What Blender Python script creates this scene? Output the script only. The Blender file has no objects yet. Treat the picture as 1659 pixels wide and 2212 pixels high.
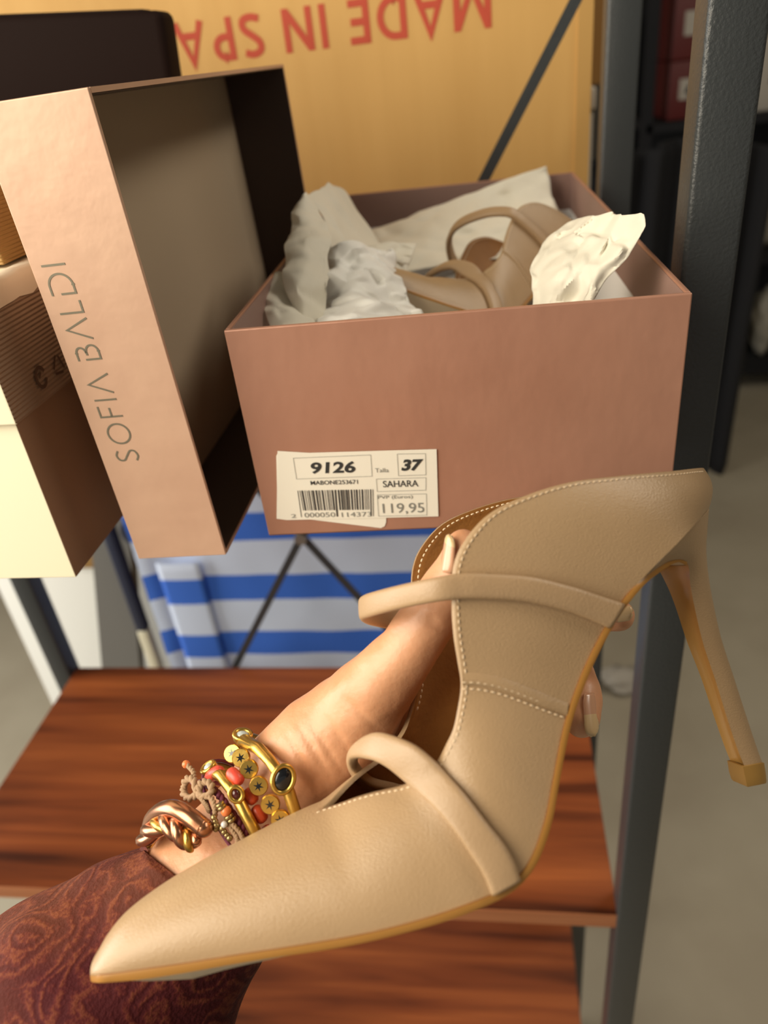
import bpy, bmesh, math, random
import numpy as np
from mathutils import Vector, Matrix, noise
from mathutils.bvhtree import BVHTree

random.seed(7)
sc = bpy.context.scene
COL = sc.collection

# ------------------------------------------------------------------ camera
H = 1.45                                   # camera height above the floor
FPX = 1610.0                               # focal length in pixels of the 1659x2212 frame
CX, CY = 829.5, 1106.0
th, ro, ya = math.radians(31.06), math.radians(-7.02), math.radians(-9.98)
CAMF = Vector((math.sin(ya) * math.cos(th), math.cos(ya) * math.cos(th), -math.sin(th)))
_r = Vector((math.cos(ya), -math.sin(ya), 0))
_u = _r.cross(CAMF)
CAMR = _r * math.cos(ro) + _u * math.sin(ro)
CAMU = -_r * math.sin(ro) + _u * math.cos(ro)
CAMO = Vector((0, 0, H))
cd = bpy.data.cameras.new('camera')
cam = bpy.data.objects.new('camera', cd)
COL.objects.link(cam)
cam.matrix_world = Matrix(((CAMR.x, CAMU.x, -CAMF.x, CAMO.x), (CAMR.y, CAMU.y, -CAMF.y, CAMO.y),
                           (CAMR.z, CAMU.z, -CAMF.z, CAMO.z), (0, 0, 0, 1)))
cd.sensor_fit = 'VERTICAL'
cd.sensor_height = 36.0
cd.lens = FPX * 36.0 / 2212.0
cd.clip_start = 0.01
cd.dof.use_dof = True
cd.dof.focus_distance = 0.274
cd.dof.aperture_fstop = 8.5
sc.camera = cam

# ------------------------------------------------------------------ light
world = bpy.data.worlds.new('world')
sc.world = world
world.use_nodes = True
bg = world.node_tree.nodes['Background']
bg.inputs[0].default_value = (1.0, 0.93, 0.82, 1)
bg.inputs[1].default_value = 0.25

def area(name, loc, target, sx, sy, power, color):
    ld = bpy.data.lights.new(name, 'AREA')
    ld.shape = 'RECTANGLE'; ld.size = sx; ld.size_y = sy; ld.energy = power; ld.color = color
    o = bpy.data.objects.new(name, ld); COL.objects.link(o)
    o.location = loc
    o.rotation_euler = (Vector(target) - Vector(loc)).to_track_quat('-Z', 'Y').to_euler()
    return o
area('doorway_daylight', (-0.58, -0.14, H + 0.26), (-0.05, 0.3, H - 0.12), 0.55, 0.7, 11.3, (1.0, 0.89, 0.71))
area('board_fill_light', (-2.2, 0.35, H - 0.2), (-0.5, 0.9, H - 0.9), 1.2, 1.6, 42, (1.0, 0.97, 0.9))  # added fill with no visible source, brightens white board and wood at left
area('floor_fill_light', (1.25, 0.75, H + 1.2), (1.1, 1.0, H - 1.4), 0.5, 1.2, 22, (1.0, 0.9, 0.75))  # unseen overhead fill, added to lighten the floor at right

sc.view_settings.view_transform = 'Standard'
sc.view_settings.look = 'None'
sc.view_settings.gamma = 1.0
sc.view_settings.exposure = 0.0

# ------------------------------------------------------------------ helpers
def ray(px, py):
    return CAMR * ((px - CX) / FPX) - CAMU * ((py - CY) / FPX) + CAMF
def atw(px, py, w): return CAMO + ray(px, py) * w              # at a depth along the view
def aty(px, py, Y):                                            # on a plane Y = const
    d = ray(px, py); return CAMO + d * (Y / d.y)
def atz(px, py, z):                                            # on a plane at height z below the camera
    d = ray(px, py); return CAMO + d * (z / d.z)

def thing(name, label, cat, loc=(0, 0, 0), group=None, mat=None):
    o = bpy.data.objects.new(name, None); COL.objects.link(o)
    o.empty_display_size = 0.02
    if mat is not None: o.matrix_world = mat
    else: o.location = loc
    o['label'] = label; o['category'] = cat
    if group: o['group'] = group
    return o
def tag(o, label, cat, group=None):
    o['label'] = label; o['category'] = cat
    if group: o['group'] = group
    return o

class MB:
    def __init__(s): s.v = []; s.f = []; s.m = []
    def add(s, vs, fs, mi=0):
        b = len(s.v); s.v += [Vector(p) for p in vs]
        for f in fs: s.f.append([i + b for i in f]); s.m.append(mi)
    def box(s, a, b, mi=0, bev=0.0):
        x0, y0, z0 = a; x1, y1, z1 = b
        bm = bmesh.new()
        bmesh.ops.create_cube(bm, size=1.0)
        for v in bm.verts:
            v.co = Vector(((x0 + x1) / 2 + v.co.x * (x1 - x0), (y0 + y1) / 2 + v.co.y * (y1 - y0), (z0 + z1) / 2 + v.co.z * (z1 - z0)))
        if bev > 0: bmesh.ops.bevel(bm, geom=list(bm.edges), offset=bev, segments=3, profile=0.5, affect='EDGES')
        s.bm(bm, mi)
    def bm(s, bm, mi=0):
        bm.verts.index_update()
        s.add([v.co.copy() for v in bm.verts], [[v.index for v in f.verts] for f in bm.faces], mi)
        bm.free()
    def grid(s, rows, close_u=False, close_v=False, mi=0, flip=False):
        n = len(rows); m = len(rows[0]); b = len(s.v)
        for r in rows: s.v += [Vector(p) for p in r]
        for i in range(n if close_u else n - 1):
            for j in range(m if close_v else m - 1):
                i2 = (i + 1) % n; j2 = (j + 1) % m
                q = [b + i * m + j, b + i * m + j2, b + i2 * m + j2, b + i2 * m + j]
                s.f.append(q[::-1] if flip else q); s.m.append(mi)
    def tube(s, path, rad, seg=12, mi=0, cap=True, closed=False, squash=None):
        path = [Vector(p) for p in path]; n = len(path)
        if not hasattr(rad, '__len__'): rad = [rad] * n
        rows = []; nrm = None
        for i in range(n):
            t = (path[(i + 1) % n] - path[i - 1]) if (closed or 0 < i < n - 1) else (path[1] - path[0] if i == 0 else path[-1] - path[-2])
            t.normalize()
            if nrm is None:
                nrm = t.orthogonal().normalized() if squash is None else (squash - t * squash.dot(t)).normalized()
            else:
                nrm = (nrm - t * nrm.dot(t)).normalized()
            b = t.cross(nrm)
            rows.append([path[i] + (nrm * math.cos(a) + b * math.sin(a)) * rad[i] for a in [2 * math.pi * k / seg for k in range(seg)]])
        b0 = len(s.v)
        s.grid(rows, close_u=closed, close_v=True, mi=mi)
        if cap and not closed:
            s.f.append([b0 + k for k in range(seg)][::-1]); s.m.append(mi)
            s.f.append([b0 + (n - 1) * seg + k for k in range(seg)]); s.m.append(mi)
    def sphere(s, c, r, seg=12, mi=0, sx=None):
        bm = bmesh.new(); bmesh.ops.create_uvsphere(bm, u_segments=seg, v_segments=max(6, seg // 2 + 2), radius=1.0)
        c = Vector(c)
        for v in bm.verts:
            p = Vector(v.co) * r
            if sx is not None: p = sx @ Vector(v.co)
            v.co = c + p
        s.bm(bm, mi)
    def build(s, name, mats, parent=None, smooth=True, sub=0, angle=None, merge=False):
        if not isinstance(mats, (list, tuple)): mats = [mats]
        me = bpy.data.meshes.new(name)
        vs = s.v
        if parent is not None:
            inv = parent.matrix_world.inverted() if False else M_OF[parent.name].inverted()
            vs = [inv @ p for p in vs]
        me.from_pydata([tuple(p) for p in vs], [], s.f)
        for m in mats: me.materials.append(m)
        if len(mats) > 1: me.polygons.foreach_set('material_index', s.m)
        bm = bmesh.new(); bm.from_mesh(me)
        if merge: bmesh.ops.remove_doubles(bm, verts=bm.verts, dist=1e-5)
        bmesh.ops.recalc_face_normals(bm, faces=bm.faces)
        bm.to_mesh(me); bm.free()
        if smooth:
            me.polygons.foreach_set('use_smooth', [True] * len(me.polygons))
            if angle is not None: me.set_sharp_from_angle(angle=math.radians(angle))
        me.update()
        o = bpy.data.objects.new(name, me); COL.objects.link(o)
        if parent is not None: o.parent = parent
        if sub:
            md = o.modifiers.new('sub', 'SUBSURF'); md.levels = sub; md.render_levels = sub
        return o
M_OF = {}
def root(name, label, cat, loc=(0, 0, 0), group=None, mat=None):
    o = thing(name, label, cat, loc, group, mat)
    M_OF[o.name] = mat.copy() if mat is not None else Matrix.Translation(Vector(loc))
    return o
def sub_of(o, part):       # lets a part carry sub-parts in the same local frame
    M_OF[part.name] = M_OF[o.name]
    return part
def copy_tree(o, parent=None):
    c = o.copy(); COL.objects.link(c)
    if parent is not None: c.parent = parent; c.matrix_parent_inverse = o.matrix_parent_inverse
    for ch in list(o.children): copy_tree(ch, c)
    return c

def spline(pts, n):
    P = [np.array(p, float) for p in pts]
    P = [2 * P[0] - P[1]] + P + [2 * P[-1] - P[-2]]
    m = len(P) - 3; out = []
    for k in range(n):
        t = k / (n - 1) * m; i = min(int(t), m - 1); u = t - i
        a, b, c, d = P[i], P[i + 1], P[i + 2], P[i + 3]
        out.append(0.5 * (2 * b + (c - a) * u + (2 * a - 5 * b + 4 * c - d) * u * u + (3 * b - a - 3 * c + d) * u ** 3))
    return out
def arclen(pts, n):        # resample evenly by length
    P = np.array(pts, float); d = np.r_[0, np.cumsum(np.linalg.norm(np.diff(P[:, :], axis=0), axis=1))]
    t = np.linspace(0, d[-1], n)
    return np.stack([np.interp(t, d, P[:, k]) for k in range(P.shape[1])], 1)

# ------------------------------------------------------------------ materials
def mat(name, base, rough=0.5, metal=0.0, spec=0.5, var=None, vscale=8.0, vstretch=(1, 1, 1), bump=0.0, bscale=200.0,
        bstretch=(1, 1, 1), btype='noise', sss=0.0, sheen=0.0, coat=0.0, vdet=4.0, vlo=0.35, vhi=0.65, bdist=0.001, sssr=(1, .35, .2)):
    m = bpy.data.materials.new(name); m.use_nodes = True
    nt = m.node_tree; N = nt.nodes; Lk = nt.links
    p = N['Principled BSDF']
    p.inputs['Base Color'].default_value = (*base, 1)
    p.inputs['Roughness'].default_value = rough
    p.inputs['Metallic'].default_value = metal
    p.inputs['Specular IOR Level'].default_value = spec
    if coat: p.inputs['Coat Weight'].default_value = coat; p.inputs['Coat Roughness'].default_value = 0.25
    if sheen: p.inputs['Sheen Weight'].default_value = sheen
    if sss:
        p.inputs['Subsurface Weight'].default_value = sss
        p.inputs['Subsurface Radius'].default_value = sssr
        p.inputs['Subsurface Scale'].default_value = 0.003
    tc = N.new('ShaderNodeTexCoord')
    def mapped(st):
        mp = N.new('ShaderNodeMapping'); mp.inputs['Scale'].default_value = st
        Lk.new(tc.outputs['Object'], mp.inputs['Vector']); return mp
    if var is not None:
        mp = mapped(vstretch); nz = N.new('ShaderNodeTexNoise')
        nz.inputs['Scale'].default_value = vscale; nz.inputs['Detail'].default_value = vdet
        Lk.new(mp.outputs[0], nz.inputs['Vector'])
        cr = N.new('ShaderNodeValToRGB'); cr.color_ramp.elements[0].color = (*base, 1); cr.color_ramp.elements[1].color = (*var, 1)
        cr.color_ramp.elements[0].position = vlo; cr.color_ramp.elements[1].position = vhi
        Lk.new(nz.outputs['Fac'], cr.inputs['Fac']); Lk.new(cr.outputs['Color'], p.inputs['Base Color'])
    if bump:
        mp = mapped(bstretch)
        if btype == 'voronoi':
            nz = N.new('ShaderNodeTexVoronoi'); nz.inputs['Scale'].default_value = bscale; out = nz.outputs['Distance']
        elif btype == 'wave':
            nz = N.new('ShaderNodeTexWave'); nz.inputs['Scale'].default_value = bscale; nz.bands_direction = 'Z'; out = nz.outputs['Fac']
        else:
            nz = N.new('ShaderNodeTexNoise'); nz.inputs['Scale'].default_value = bscale; nz.inputs['Detail'].default_value = 3; out = nz.outputs['Fac']
        Lk.new(mp.outputs[0], nz.inputs['Vector'])
        bp = N.new('ShaderNodeBump'); bp.inputs['Strength'].default_value = bump; bp.inputs['Distance'].default_value = bdist
        Lk.new(out, bp.inputs['Height']); Lk.new(bp.outputs[0], p.inputs['Normal'])
    return m

def wood_mat():
    m = bpy.data.materials.new('walnut_laminate'); m.use_nodes = True
    nt = m.node_tree; N = nt.nodes; Lk = nt.links; p = N['Principled BSDF']
    tc = N.new('ShaderNodeTexCoord'); mp = N.new('ShaderNodeMapping'); mp.inputs['Scale'].default_value = (1.3, 22, 22)
    Lk.new(tc.outputs['Object'], mp.inputs['Vector'])
    n1 = N.new('ShaderNodeTexNoise'); n1.inputs['Scale'].default_value = 1.6; n1.inputs['Detail'].default_value = 5; n1.inputs['Distortion'].default_value = 0.6
    Lk.new(mp.outputs[0], n1.inputs['Vector'])
    cr = N.new('ShaderNodeValToRGB'); e = cr.color_ramp.elements
    e[0].position = 0.30; e[0].color = (0.060, 0.013, 0.004, 1); e[1].position = 0.72; e[1].color = (0.36, 0.10, 0.026, 1)
    x = e.new(0.45); x.color = (0.20, 0.048, 0.013, 1)
    Lk.new(n1.outputs['Fac'], cr.inputs['Fac'])
    mp2 = N.new('ShaderNodeMapping'); mp2.inputs['Scale'].default_value = (6, 160, 160); Lk.new(tc.outputs['Object'], mp2.inputs['Vector'])
    n2 = N.new('ShaderNodeTexNoise'); n2.inputs['Scale'].default_value = 2.0; n2.inputs['Detail'].default_value = 3; Lk.new(mp2.outputs[0], n2.inputs['Vector'])
    mx = N.new('ShaderNodeMix'); mx.data_type = 'RGBA'; mx.blend_type = 'OVERLAY'; mx.inputs[0].default_value = 0.2
    Lk.new(cr.outputs['Color'], mx.inputs[6]); Lk.new(n2.outputs['Fac'], mx.inputs[7]); Lk.new(mx.outputs[2], p.inputs['Base Color'])
    p.inputs['Roughness'].default_value = 0.42; p.inputs['Specular IOR Level'].default_value = 0.35
    return m

def paisley_mat():
    m = bpy.data.materials.new('burgundy_paisley_cloth'); m.use_nodes = True
    nt = m.node_tree; N = nt.nodes; Lk = nt.links; p = N['Principled BSDF']
    tc = N.new('ShaderNodeTexCoord')
    nz = N.new('ShaderNodeTexNoise'); nz.inputs['Scale'].default_value = 30; Lk.new(tc.outputs['Object'], nz.inputs['Vector'])
    wv = N.new('ShaderNodeMix'); wv.data_type = 'RGBA'; wv.blend_type = 'LINEAR_LIGHT'; wv.inputs[0].default_value = 0.02
    Lk.new(tc.outputs['Object'], wv.inputs[6]); Lk.new(nz.outputs['Color'], wv.inputs[7])
    mp = N.new('ShaderNodeMapping'); mp.inputs['Scale'].default_value = (1, 0.62, 1); mp.inputs['Rotation'].default_value = (0.3, 0.5, 0.7)
    Lk.new(wv.outputs[2], mp.inputs['Vector'])
    vo = N.new('ShaderNodeTexVoronoi'); vo.feature = 'SMOOTH_F1'; vo.inputs['Scale'].default_value = 55; vo.inputs['Smoothness'].default_value = 0.25
    Lk.new(mp.outputs[0], vo.inputs['Vector'])
    mu = N.new('ShaderNodeMath'); mu.operation = 'MULTIPLY'; mu.inputs[1].default_value = 36; Lk.new(vo.outputs['Distance'], mu.inputs[0])
    si = N.new('ShaderNodeMath'); si.operation = 'SINE'; Lk.new(mu.outputs[0], si.inputs[0])
    n3 = N.new('ShaderNodeTexNoise'); n3.inputs['Scale'].default_value = 750; n3.inputs['Detail'].default_value = 2; Lk.new(tc.outputs['Object'], n3.inputs['Vector'])
    ad = N.new('ShaderNodeMath'); ad.operation = 'MULTIPLY_ADD'; ad.inputs[1].default_value = 3.6; Lk.new(n3.outputs['Fac'], ad.inputs[0])
    sw = N.new('ShaderNodeMath'); sw.operation = 'MULTIPLY'; sw.inputs[1].default_value = 0.8; Lk.new(si.outputs[0], sw.inputs[0]); Lk.new(sw.outputs[0], ad.inputs[2])
    cr = N.new('ShaderNodeValToRGB'); e = cr.color_ramp.elements
    e[0].position = 0.30; e[0].color = (0.05, 0.008, 0.008, 1); e[1].position = 1.0; e[1].color = (0.22, 0.062, 0.026, 1)
    x = e.new(0.62); x.color = (0.105, 0.018, 0.014, 1)
    mr = N.new('ShaderNodeMapRange'); mr.inputs[1].default_value = 0.7; mr.inputs[2].default_value = 2.9
    Lk.new(ad.outputs[0], mr.inputs[0]); Lk.new(mr.outputs[0], cr.inputs['Fac'])
    n4 = N.new('ShaderNodeTexNoise'); n4.inputs['Scale'].default_value = 16; Lk.new(tc.outputs['Object'], n4.inputs['Vector'])
    r2 = N.new('ShaderNodeValToRGB'); r2.color_ramp.elements[0].position = .42; r2.color_ramp.elements[1].position = .6
    r2.color_ramp.elements[0].color = (0.085, 0.009, 0.014, 1); r2.color_ramp.elements[1].color = (0.17, 0.05, 0.02, 1); Lk.new(n4.outputs['Fac'], r2.inputs['Fac'])
    mx = N.new('ShaderNodeMix'); mx.data_type = 'RGBA'; mx.inputs[0].default_value = 0.45
    Lk.new(cr.outputs['Color'], mx.inputs[6]); Lk.new(r2.outputs['Color'], mx.inputs[7]); Lk.new(mx.outputs[2], p.inputs['Base Color'])
    p.inputs['Roughness'].default_value = 0.8; p.inputs['Specular IOR Level'].default_value = 0.2
    bp = N.new('ShaderNodeBump'); bp.inputs['Strength'].default_value = 0.25; bp.inputs['Distance'].default_value = 0.0006
    Lk.new(ad.outputs[0], bp.inputs['Height']); Lk.new(bp.outputs[0], p.inputs['Normal'])
    return m

def stripe_mat():
    m = bpy.data.materials.new('blue_striped_canvas'); m.use_nodes = True
    nt = m.node_tree; N = nt.nodes; Lk = nt.links; p = N['Principled BSDF']
    tc = N.new('ShaderNodeTexCoord'); sp = N.new('ShaderNodeSeparateXYZ'); Lk.new(tc.outputs['Object'], sp.inputs[0])
    fr = N.new('ShaderNodeMath'); fr.operation = 'MULTIPLY_ADD'; fr.inputs[1].default_value = 1 / STRIPE; fr.inputs[2].default_value = 20 + STRIPE_OFF; Lk.new(sp.outputs['Z'], fr.inputs[0])
    md = N.new('ShaderNodeMath'); md.operation = 'FRACT'; Lk.new(fr.outputs[0], md.inputs[0])
    cr = N.new('ShaderNodeValToRGB'); cr.color_ramp.interpolation = 'CONSTANT'; e = cr.color_ramp.elements
    e[0].color = (0.60, 0.68, 0.86, 1); e[1].position = 0.57; e[1].color = (0.035, 0.14, 0.62, 1)
    Lk.new(md.outputs[0], cr.inputs['Fac']); Lk.new(cr.outputs['Color'], p.inputs['Base Color'])
    p.inputs['Roughness'].default_value = 0.8
    return m
STRIPE, STRIPE_OFF = 0.101, 0.461

M = {}
M['leather'] = mat('nude_leather', (0.395, 0.262, 0.142), 0.36, var=(0.43, 0.288, 0.16), vscale=25, bump=0.22, bscale=1500, btype='noise', bstretch=(1, 1.6, 1), bdist=0.001)
M['strap'] = mat('nude_strap_leather', (0.41, 0.272, 0.152), 0.42, bump=0.16, bscale=1400, bdist=0.001)
M['lining'] = mat('tan_lining_leather', (0.33, 0.145, 0.032), 0.5, var=(0.27, 0.115, 0.026), vscale=60, bump=0.2, bscale=500)
M['insole'] = mat('brown_insole_leather', (0.24, 0.10, 0.028), 0.5)
M['edge'] = mat('amber_sole_edge', (0.36, 0.17, 0.035), 0.35)
M['sole'] = mat('pale_sole', (0.60, 0.48, 0.33), 0.5)
M['heelfilm'] = mat('amber_heel_breast', (0.50, 0.27, 0.075), 0.25, coat=0.3)
M['tip'] = mat('heel_tip_rubber', (0.36, 0.20, 0.05), 0.4)
M['thread'] = mat('cream_thread', (0.72, 0.56, 0.38), 0.7)
M['skin'] = mat('skin', (0.60, 0.285, 0.145), 0.42, var=(0.65, 0.34, 0.19), vscale=45, bump=0.22, bscale=420, bstretch=(1, 1, 1), bdist=0.001, sss=0.12)
M['nail'] = mat('pale_nail', (0.60, 0.33, 0.20), 0.22, coat=0.4, sss=0.1)
M['nailtip'] = mat('cream_nail_tip', (0.66, 0.47, 0.25), 0.25, coat=0.4)
M['cloth'] = paisley_mat()
M['rose'] = mat('rose_metallic_card', (0.44, 0.225, 0.155), 0.42, metal=0.25, var=(0.47, 0.245, 0.17), vscale=30, bump=0.35, bscale=45, bdist=0.002, bstretch=(1, 1, .6))
M['rose_lit'] = mat('lit_rose_lid_card', (0.60, 0.385, 0.275), 0.42, metal=0.2, var=(0.64, 0.42, 0.30), vscale=40, bump=0.12, bscale=90, bdist=0.002)  # rose card painted lighter for the stronger light on the lid
M['rosein'] = mat('mauve_inner_card', (0.30, 0.185, 0.155), 0.55)
M['white_card'] = mat('white_box_lining', (0.90, 0.88, 0.87), 0.7)
M['lid_in'] = mat('taupe_lid_lining', (0.46, 0.36, 0.25), 0.8)
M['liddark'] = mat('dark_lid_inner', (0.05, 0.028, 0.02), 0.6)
M['foil'] = mat('pewter_foil', (0.26, 0.235, 0.175), 0.35, metal=0.5)
M['paper'] = mat('sticker_paper', (0.86, 0.83, 0.73), 0.6)
M['ink'] = mat('black_ink', (0.03, 0.03, 0.03), 0.7)
M['greyink'] = mat('grey_ink', (0.22, 0.22, 0.20), 0.7)
M['tissue'] = mat('cream_tissue', (0.80, 0.76, 0.65), 0.75, bump=0.25, bscale=90, bdist=0.002)
M['tissuew'] = mat('white_tissue', (0.92, 0.91, 0.87), 0.75, bump=0.25, bscale=110, bdist=0.002)
M['steel'] = mat('black_powder_steel', (0.040, 0.045, 0.048), 0.36, bump=0.35, bscale=700, bdist=0.0012)
M['wood'] = wood_mat()
M['lit_woodedge'] = mat('edge_band_painted_light', (0.50, 0.185, 0.075), 0.4, var=(0.42, 0.14, 0.05), vscale=3, vstretch=(3, 30, 60))  # light on the board fronts painted in as a paler wood tone
M['kraft'] = mat('kraft_cardboard', (0.68, 0.40, 0.125), 0.7, var=(0.74, 0.45, 0.15), vscale=6, vstretch=(5, 1, 0.4))
M['kraft2'] = mat('dark_kraft_cardboard', (0.32, 0.175, 0.05), 0.7)
M['red'] = mat('red_print', (0.55, 0.075, 0.035), 0.7)
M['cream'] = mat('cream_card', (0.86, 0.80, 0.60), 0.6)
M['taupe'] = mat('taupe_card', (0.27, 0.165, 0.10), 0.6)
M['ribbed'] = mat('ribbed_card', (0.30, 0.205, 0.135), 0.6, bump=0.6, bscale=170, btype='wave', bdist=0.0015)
M['shaded_brown'] = mat('shaded_brown_card', (0.011, 0.005, 0.004), 0.75, spec=0.1)  # dark brown card, the shade on its face is in the colour too
M['concrete'] = mat('concrete', (0.37, 0.32, 0.235), 0.55, var=(0.45, 0.40, 0.30), vscale=2.2, vdet=6, vlo=.4, vhi=.62)
M['wallp'] = mat('dim_wall_paint', (0.20, 0.17, 0.13), 0.8)
M['ceil'] = mat('ceiling_paint', (0.45, 0.42, 0.36), 0.8)
M['gold'] = mat('brushed_gold', (0.66, 0.43, 0.10), 0.30, metal=0.95, bump=0.1, bscale=300)
M['copper'] = mat('copper', (0.50, 0.235, 0.13), 0.26, metal=0.95)
M['brass'] = mat('aged_brass', (0.40, 0.30, 0.14), 0.35, metal=0.9)
M['black'] = mat('black_stone', (0.006, 0.008, 0.012), 0.08, coat=0.5)
M['garnet'] = mat('garnet_stone', (0.07, 0.01, 0.012), 0.06, coat=0.5)
M['clear'] = mat('pale_stone', (0.50, 0.58, 0.58), 0.06, coat=0.5)
M['coral'] = mat('coral', (0.75, 0.085, 0.055), 0.35)
M['coral2'] = mat('dark_coral', (0.50, 0.06, 0.018), 0.35)
M['orange'] = mat('orange_bead', (0.80, 0.22, 0.07), 0.3)
M['purple'] = mat('plum_thread', (0.14, 0.02, 0.05), 0.7)
M['twine'] = mat('tan_twine', (0.36, 0.23, 0.13), 0.8)
M['pearl'] = mat('clear_bead', (0.75, 0.75, 0.75), 0.1, coat=0.4)
M['greyframe'] = mat('grey_frame', (0.17, 0.165, 0.155), 0.5)
M['navy'] = mat('navy_plastic', (0.02, 0.026, 0.06), 0.5)
M['whitepl'] = mat('white_board', (0.85, 0.85, 0.80), 0.5)
M['blackcloth'] = mat('black_cloth', (0.008, 0.008, 0.010), 0.9)
M['redbox'] = mat('red_carton', (0.10, 0.008, 0.006), 0.5)
M['greycard'] = mat('pale_grey_carton', (0.42, 0.38, 0.32), 0.7)
M['bluecanvas'] = stripe_mat()

# ------------------------------------------------------------------ room
def struct(name, mb, m):
    o = mb.build(name, m, smooth=False); o['kind'] = 'structure'; return o
b = MB(); b.box((-5, -2.5, -0.05), (3.2, 6.5, 0)); struct('floor', b, M['concrete'])
b = MB(); b.box((-5, 6.4, 0), (3.2, 6.5, 3.4)); struct('wall_back', b, M['wallp'])
b = MB(); b.box((3.1, -2.5, 0), (3.2, 6.4, 3.4)); struct('wall_right', b, M['wallp'])
b = MB(); b.box((-5, -2.5, 3.4), (3.2, 6.5, 3.45)); struct('ceiling', b, M['ceil'])

# ------------------------------------------------------------------ steel shelf
X0, X1, Y0, Y1 = -0.536, 0.089, 0.365, 0.665
sh = root('shelf_unit', 'black steel shelf unit with walnut boards and crossed rear braces', 'shelf', (-0.22, 0.5, 0))
zt = H - 0.189
for z in (zt, H - 0.62, H - 1.10):
    b = MB(); b.box((X0, Y0 + (0.012 if z == zt else 0), z - 0.018), (X1, Y1 - 0.008, z), bev=0.0008); bd = sub_of(sh, b.build('shelf_board', M['wood'], sh, smooth=False))
    b = MB(); b.box((X0, Y0 - 0.0004 + (0.012 if z == zt else 0), z - 0.0176), (X1, Y0 + (0.012 if z == zt else 0) + 0.0002, z - 0.0002)); b.build('lit_edge_band', M['lit_woodedge'], bd, smooth=False)  # paler strip carries the light on the front edge
for x in (X0 - 0.025, X1 - 0.001):
    for y in (Y0 - 0.003, Y1 - 0.025):
        b = MB(); b.box((x, y, 0.0), (x + 0.024, y + 0.024, H + 0.30), bev=0.0022); b.build('post', M['steel'], sh, angle=40)
def flat_bar(b, p, q, w, t):
    p = Vector(p); q = Vector(q); d = (q - p).normalized(); s = d.cross(Vector((0, 1, 0))).normalized() * (w / 2); n = Vector((0, t / 2, 0))
    c = [p - s - n, p + s - n, p + s + n, p - s + n, q - s - n, q + s - n, q + s + n, q - s + n]
    b.add(c, [(0, 1, 2, 3), (7, 6, 5, 4), (0, 4, 5, 1), (1, 5, 6, 2), (2, 6, 7, 3), (3, 7, 4, 0)])
xc, zc = -0.213, H - 0.438
for sx, yy in ((1, Y1 + 0.003), (-1, Y1 + 0.006)):
    b = MB(); flat_bar(b, (xc - sx * 0.31, yy, zc - 0.506), (xc + sx * 0.31, yy, zc + 0.506), 0.0085, 0.0025); b.build('brace', M['steel'], sh, smooth=False)
b = MB(); b.tube([(xc, Y1 - 0.002, zc), (xc, Y1 + 0.012, zc)], 0.007, 14); b.build('bolt', mat('bolt_steel', (0.3, 0.29, 0.26), 0.4, metal=0.7), sh, angle=40)

# ------------------------------------------------------------------ text helper
def text_geo(s, bold=0.0, shear=0.0):
    cu = bpy.data.curves.new('t', 'FONT'); cu.body = s; cu.size = 1.0; cu.offset = bold; cu.shear = shear; cu.resolution_u = 4
    o = bpy.data.objects.new('t', cu)
    me = o.to_mesh()
    vs = [v.co.copy() for v in me.vertices]; fs = [list(p.vertices) for p in me.polygons]
    o.to_mesh_clear(); bpy.data.objects.remove(o); bpy.data.curves.remove(cu)
    return vs, fs
def put_text(mb, s, org, right, up, w=None, h=None, bold=0.0, shear=0.0, mi=0):
    """write s with its ink box starting at org, w metres wide, h metres tall"""
    vs, fs = text_geo(s, bold, shear)
    x0 = min(v.x for v in vs); x1 = max(v.x for v in vs); y0 = min(v.y for v in vs); y1 = max(v.y for v in vs)
    sy = h / (y1 - y0); sx = (w / (x1 - x0)) if w else sy
    org = Vector(org); right = Vector(right); up = Vector(up)
    mb.add([org + right * ((v.x - x0) * sx) + up * ((v.y - y0) * sy) for v in vs], fs, mi)

# ------------------------------------------------------------------ open rose shoe box
yb = math.radians(1.67)
BL = Vector((-0.108, 0.2895, zt)); bx = Vector((math.cos(yb), math.sin(yb), 0)); by = Vector((-math.sin(yb), math.cos(yb), 0))
BW, BD, BH, T = 0.1845, 0.335, 0.1015, 0.0022
def BP(u, v, w): return BL + bx * u + by * v + Vector((0, 0, w))
shoebox = root('shoe_box', 'open metallic rose shoe box with white sticker holding a shoe in tissue', 'shoe box', BL)
def frame_walls(b, u0, v0, u1, v1, z0, z1, t, P):
    for a, c in (((u0, v0), (u1, v0 + t)), ((u0, v1 - t), (u1, v1)), ((u0, v0 + t), (u0 + t, v1 - t)), ((u1 - t, v0 + t), (u1, v1 - t))):
        q = [P(a[0], a[1], z0), P(c[0], a[1], z0), P(c[0], c[1], z0), P(a[0], c[1], z0), P(a[0], a[1], z1), P(c[0], a[1], z1), P(c[0], c[1], z1), P(a[0], c[1], z1)]
        b.add(q, [(3, 2, 1, 0), (4, 5, 6, 7), (0, 1, 5, 4), (1, 2, 6, 5), (2, 3, 7, 6), (3, 0, 4, 7)])
b = MB(); frame_walls(b, 0, 0, BW, BD, 0.0005, BH, T, BP)
b.add([BP(0, 0, 0.0005), BP(BW, 0, 0.0005), BP(BW, BD, 0.0005), BP(0, BD, 0.0005), BP(0, 0, 0.002), BP(BW, 0, 0.002), BP(BW, BD, 0.002), BP(0, BD, 0.002)],
      [(3, 2, 1, 0), (4, 5, 6, 7), (0, 1, 5, 4), (1, 2, 6, 5), (2, 3, 7, 6), (3, 0, 4, 7)])
body = b.build('box_body', M['rose'], shoebox, smooth=False)
mdb = body.modifiers.new('bev', 'BEVEL'); mdb.width = 0.0006; mdb.segments = 2
b = MB(); frame_walls(b, T, T, BW - T, BD - T, 0.002, BH - 0.026, 0.0006, BP); b.build('box_lining', M['white_card'], shoebox, smooth=False)
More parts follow.
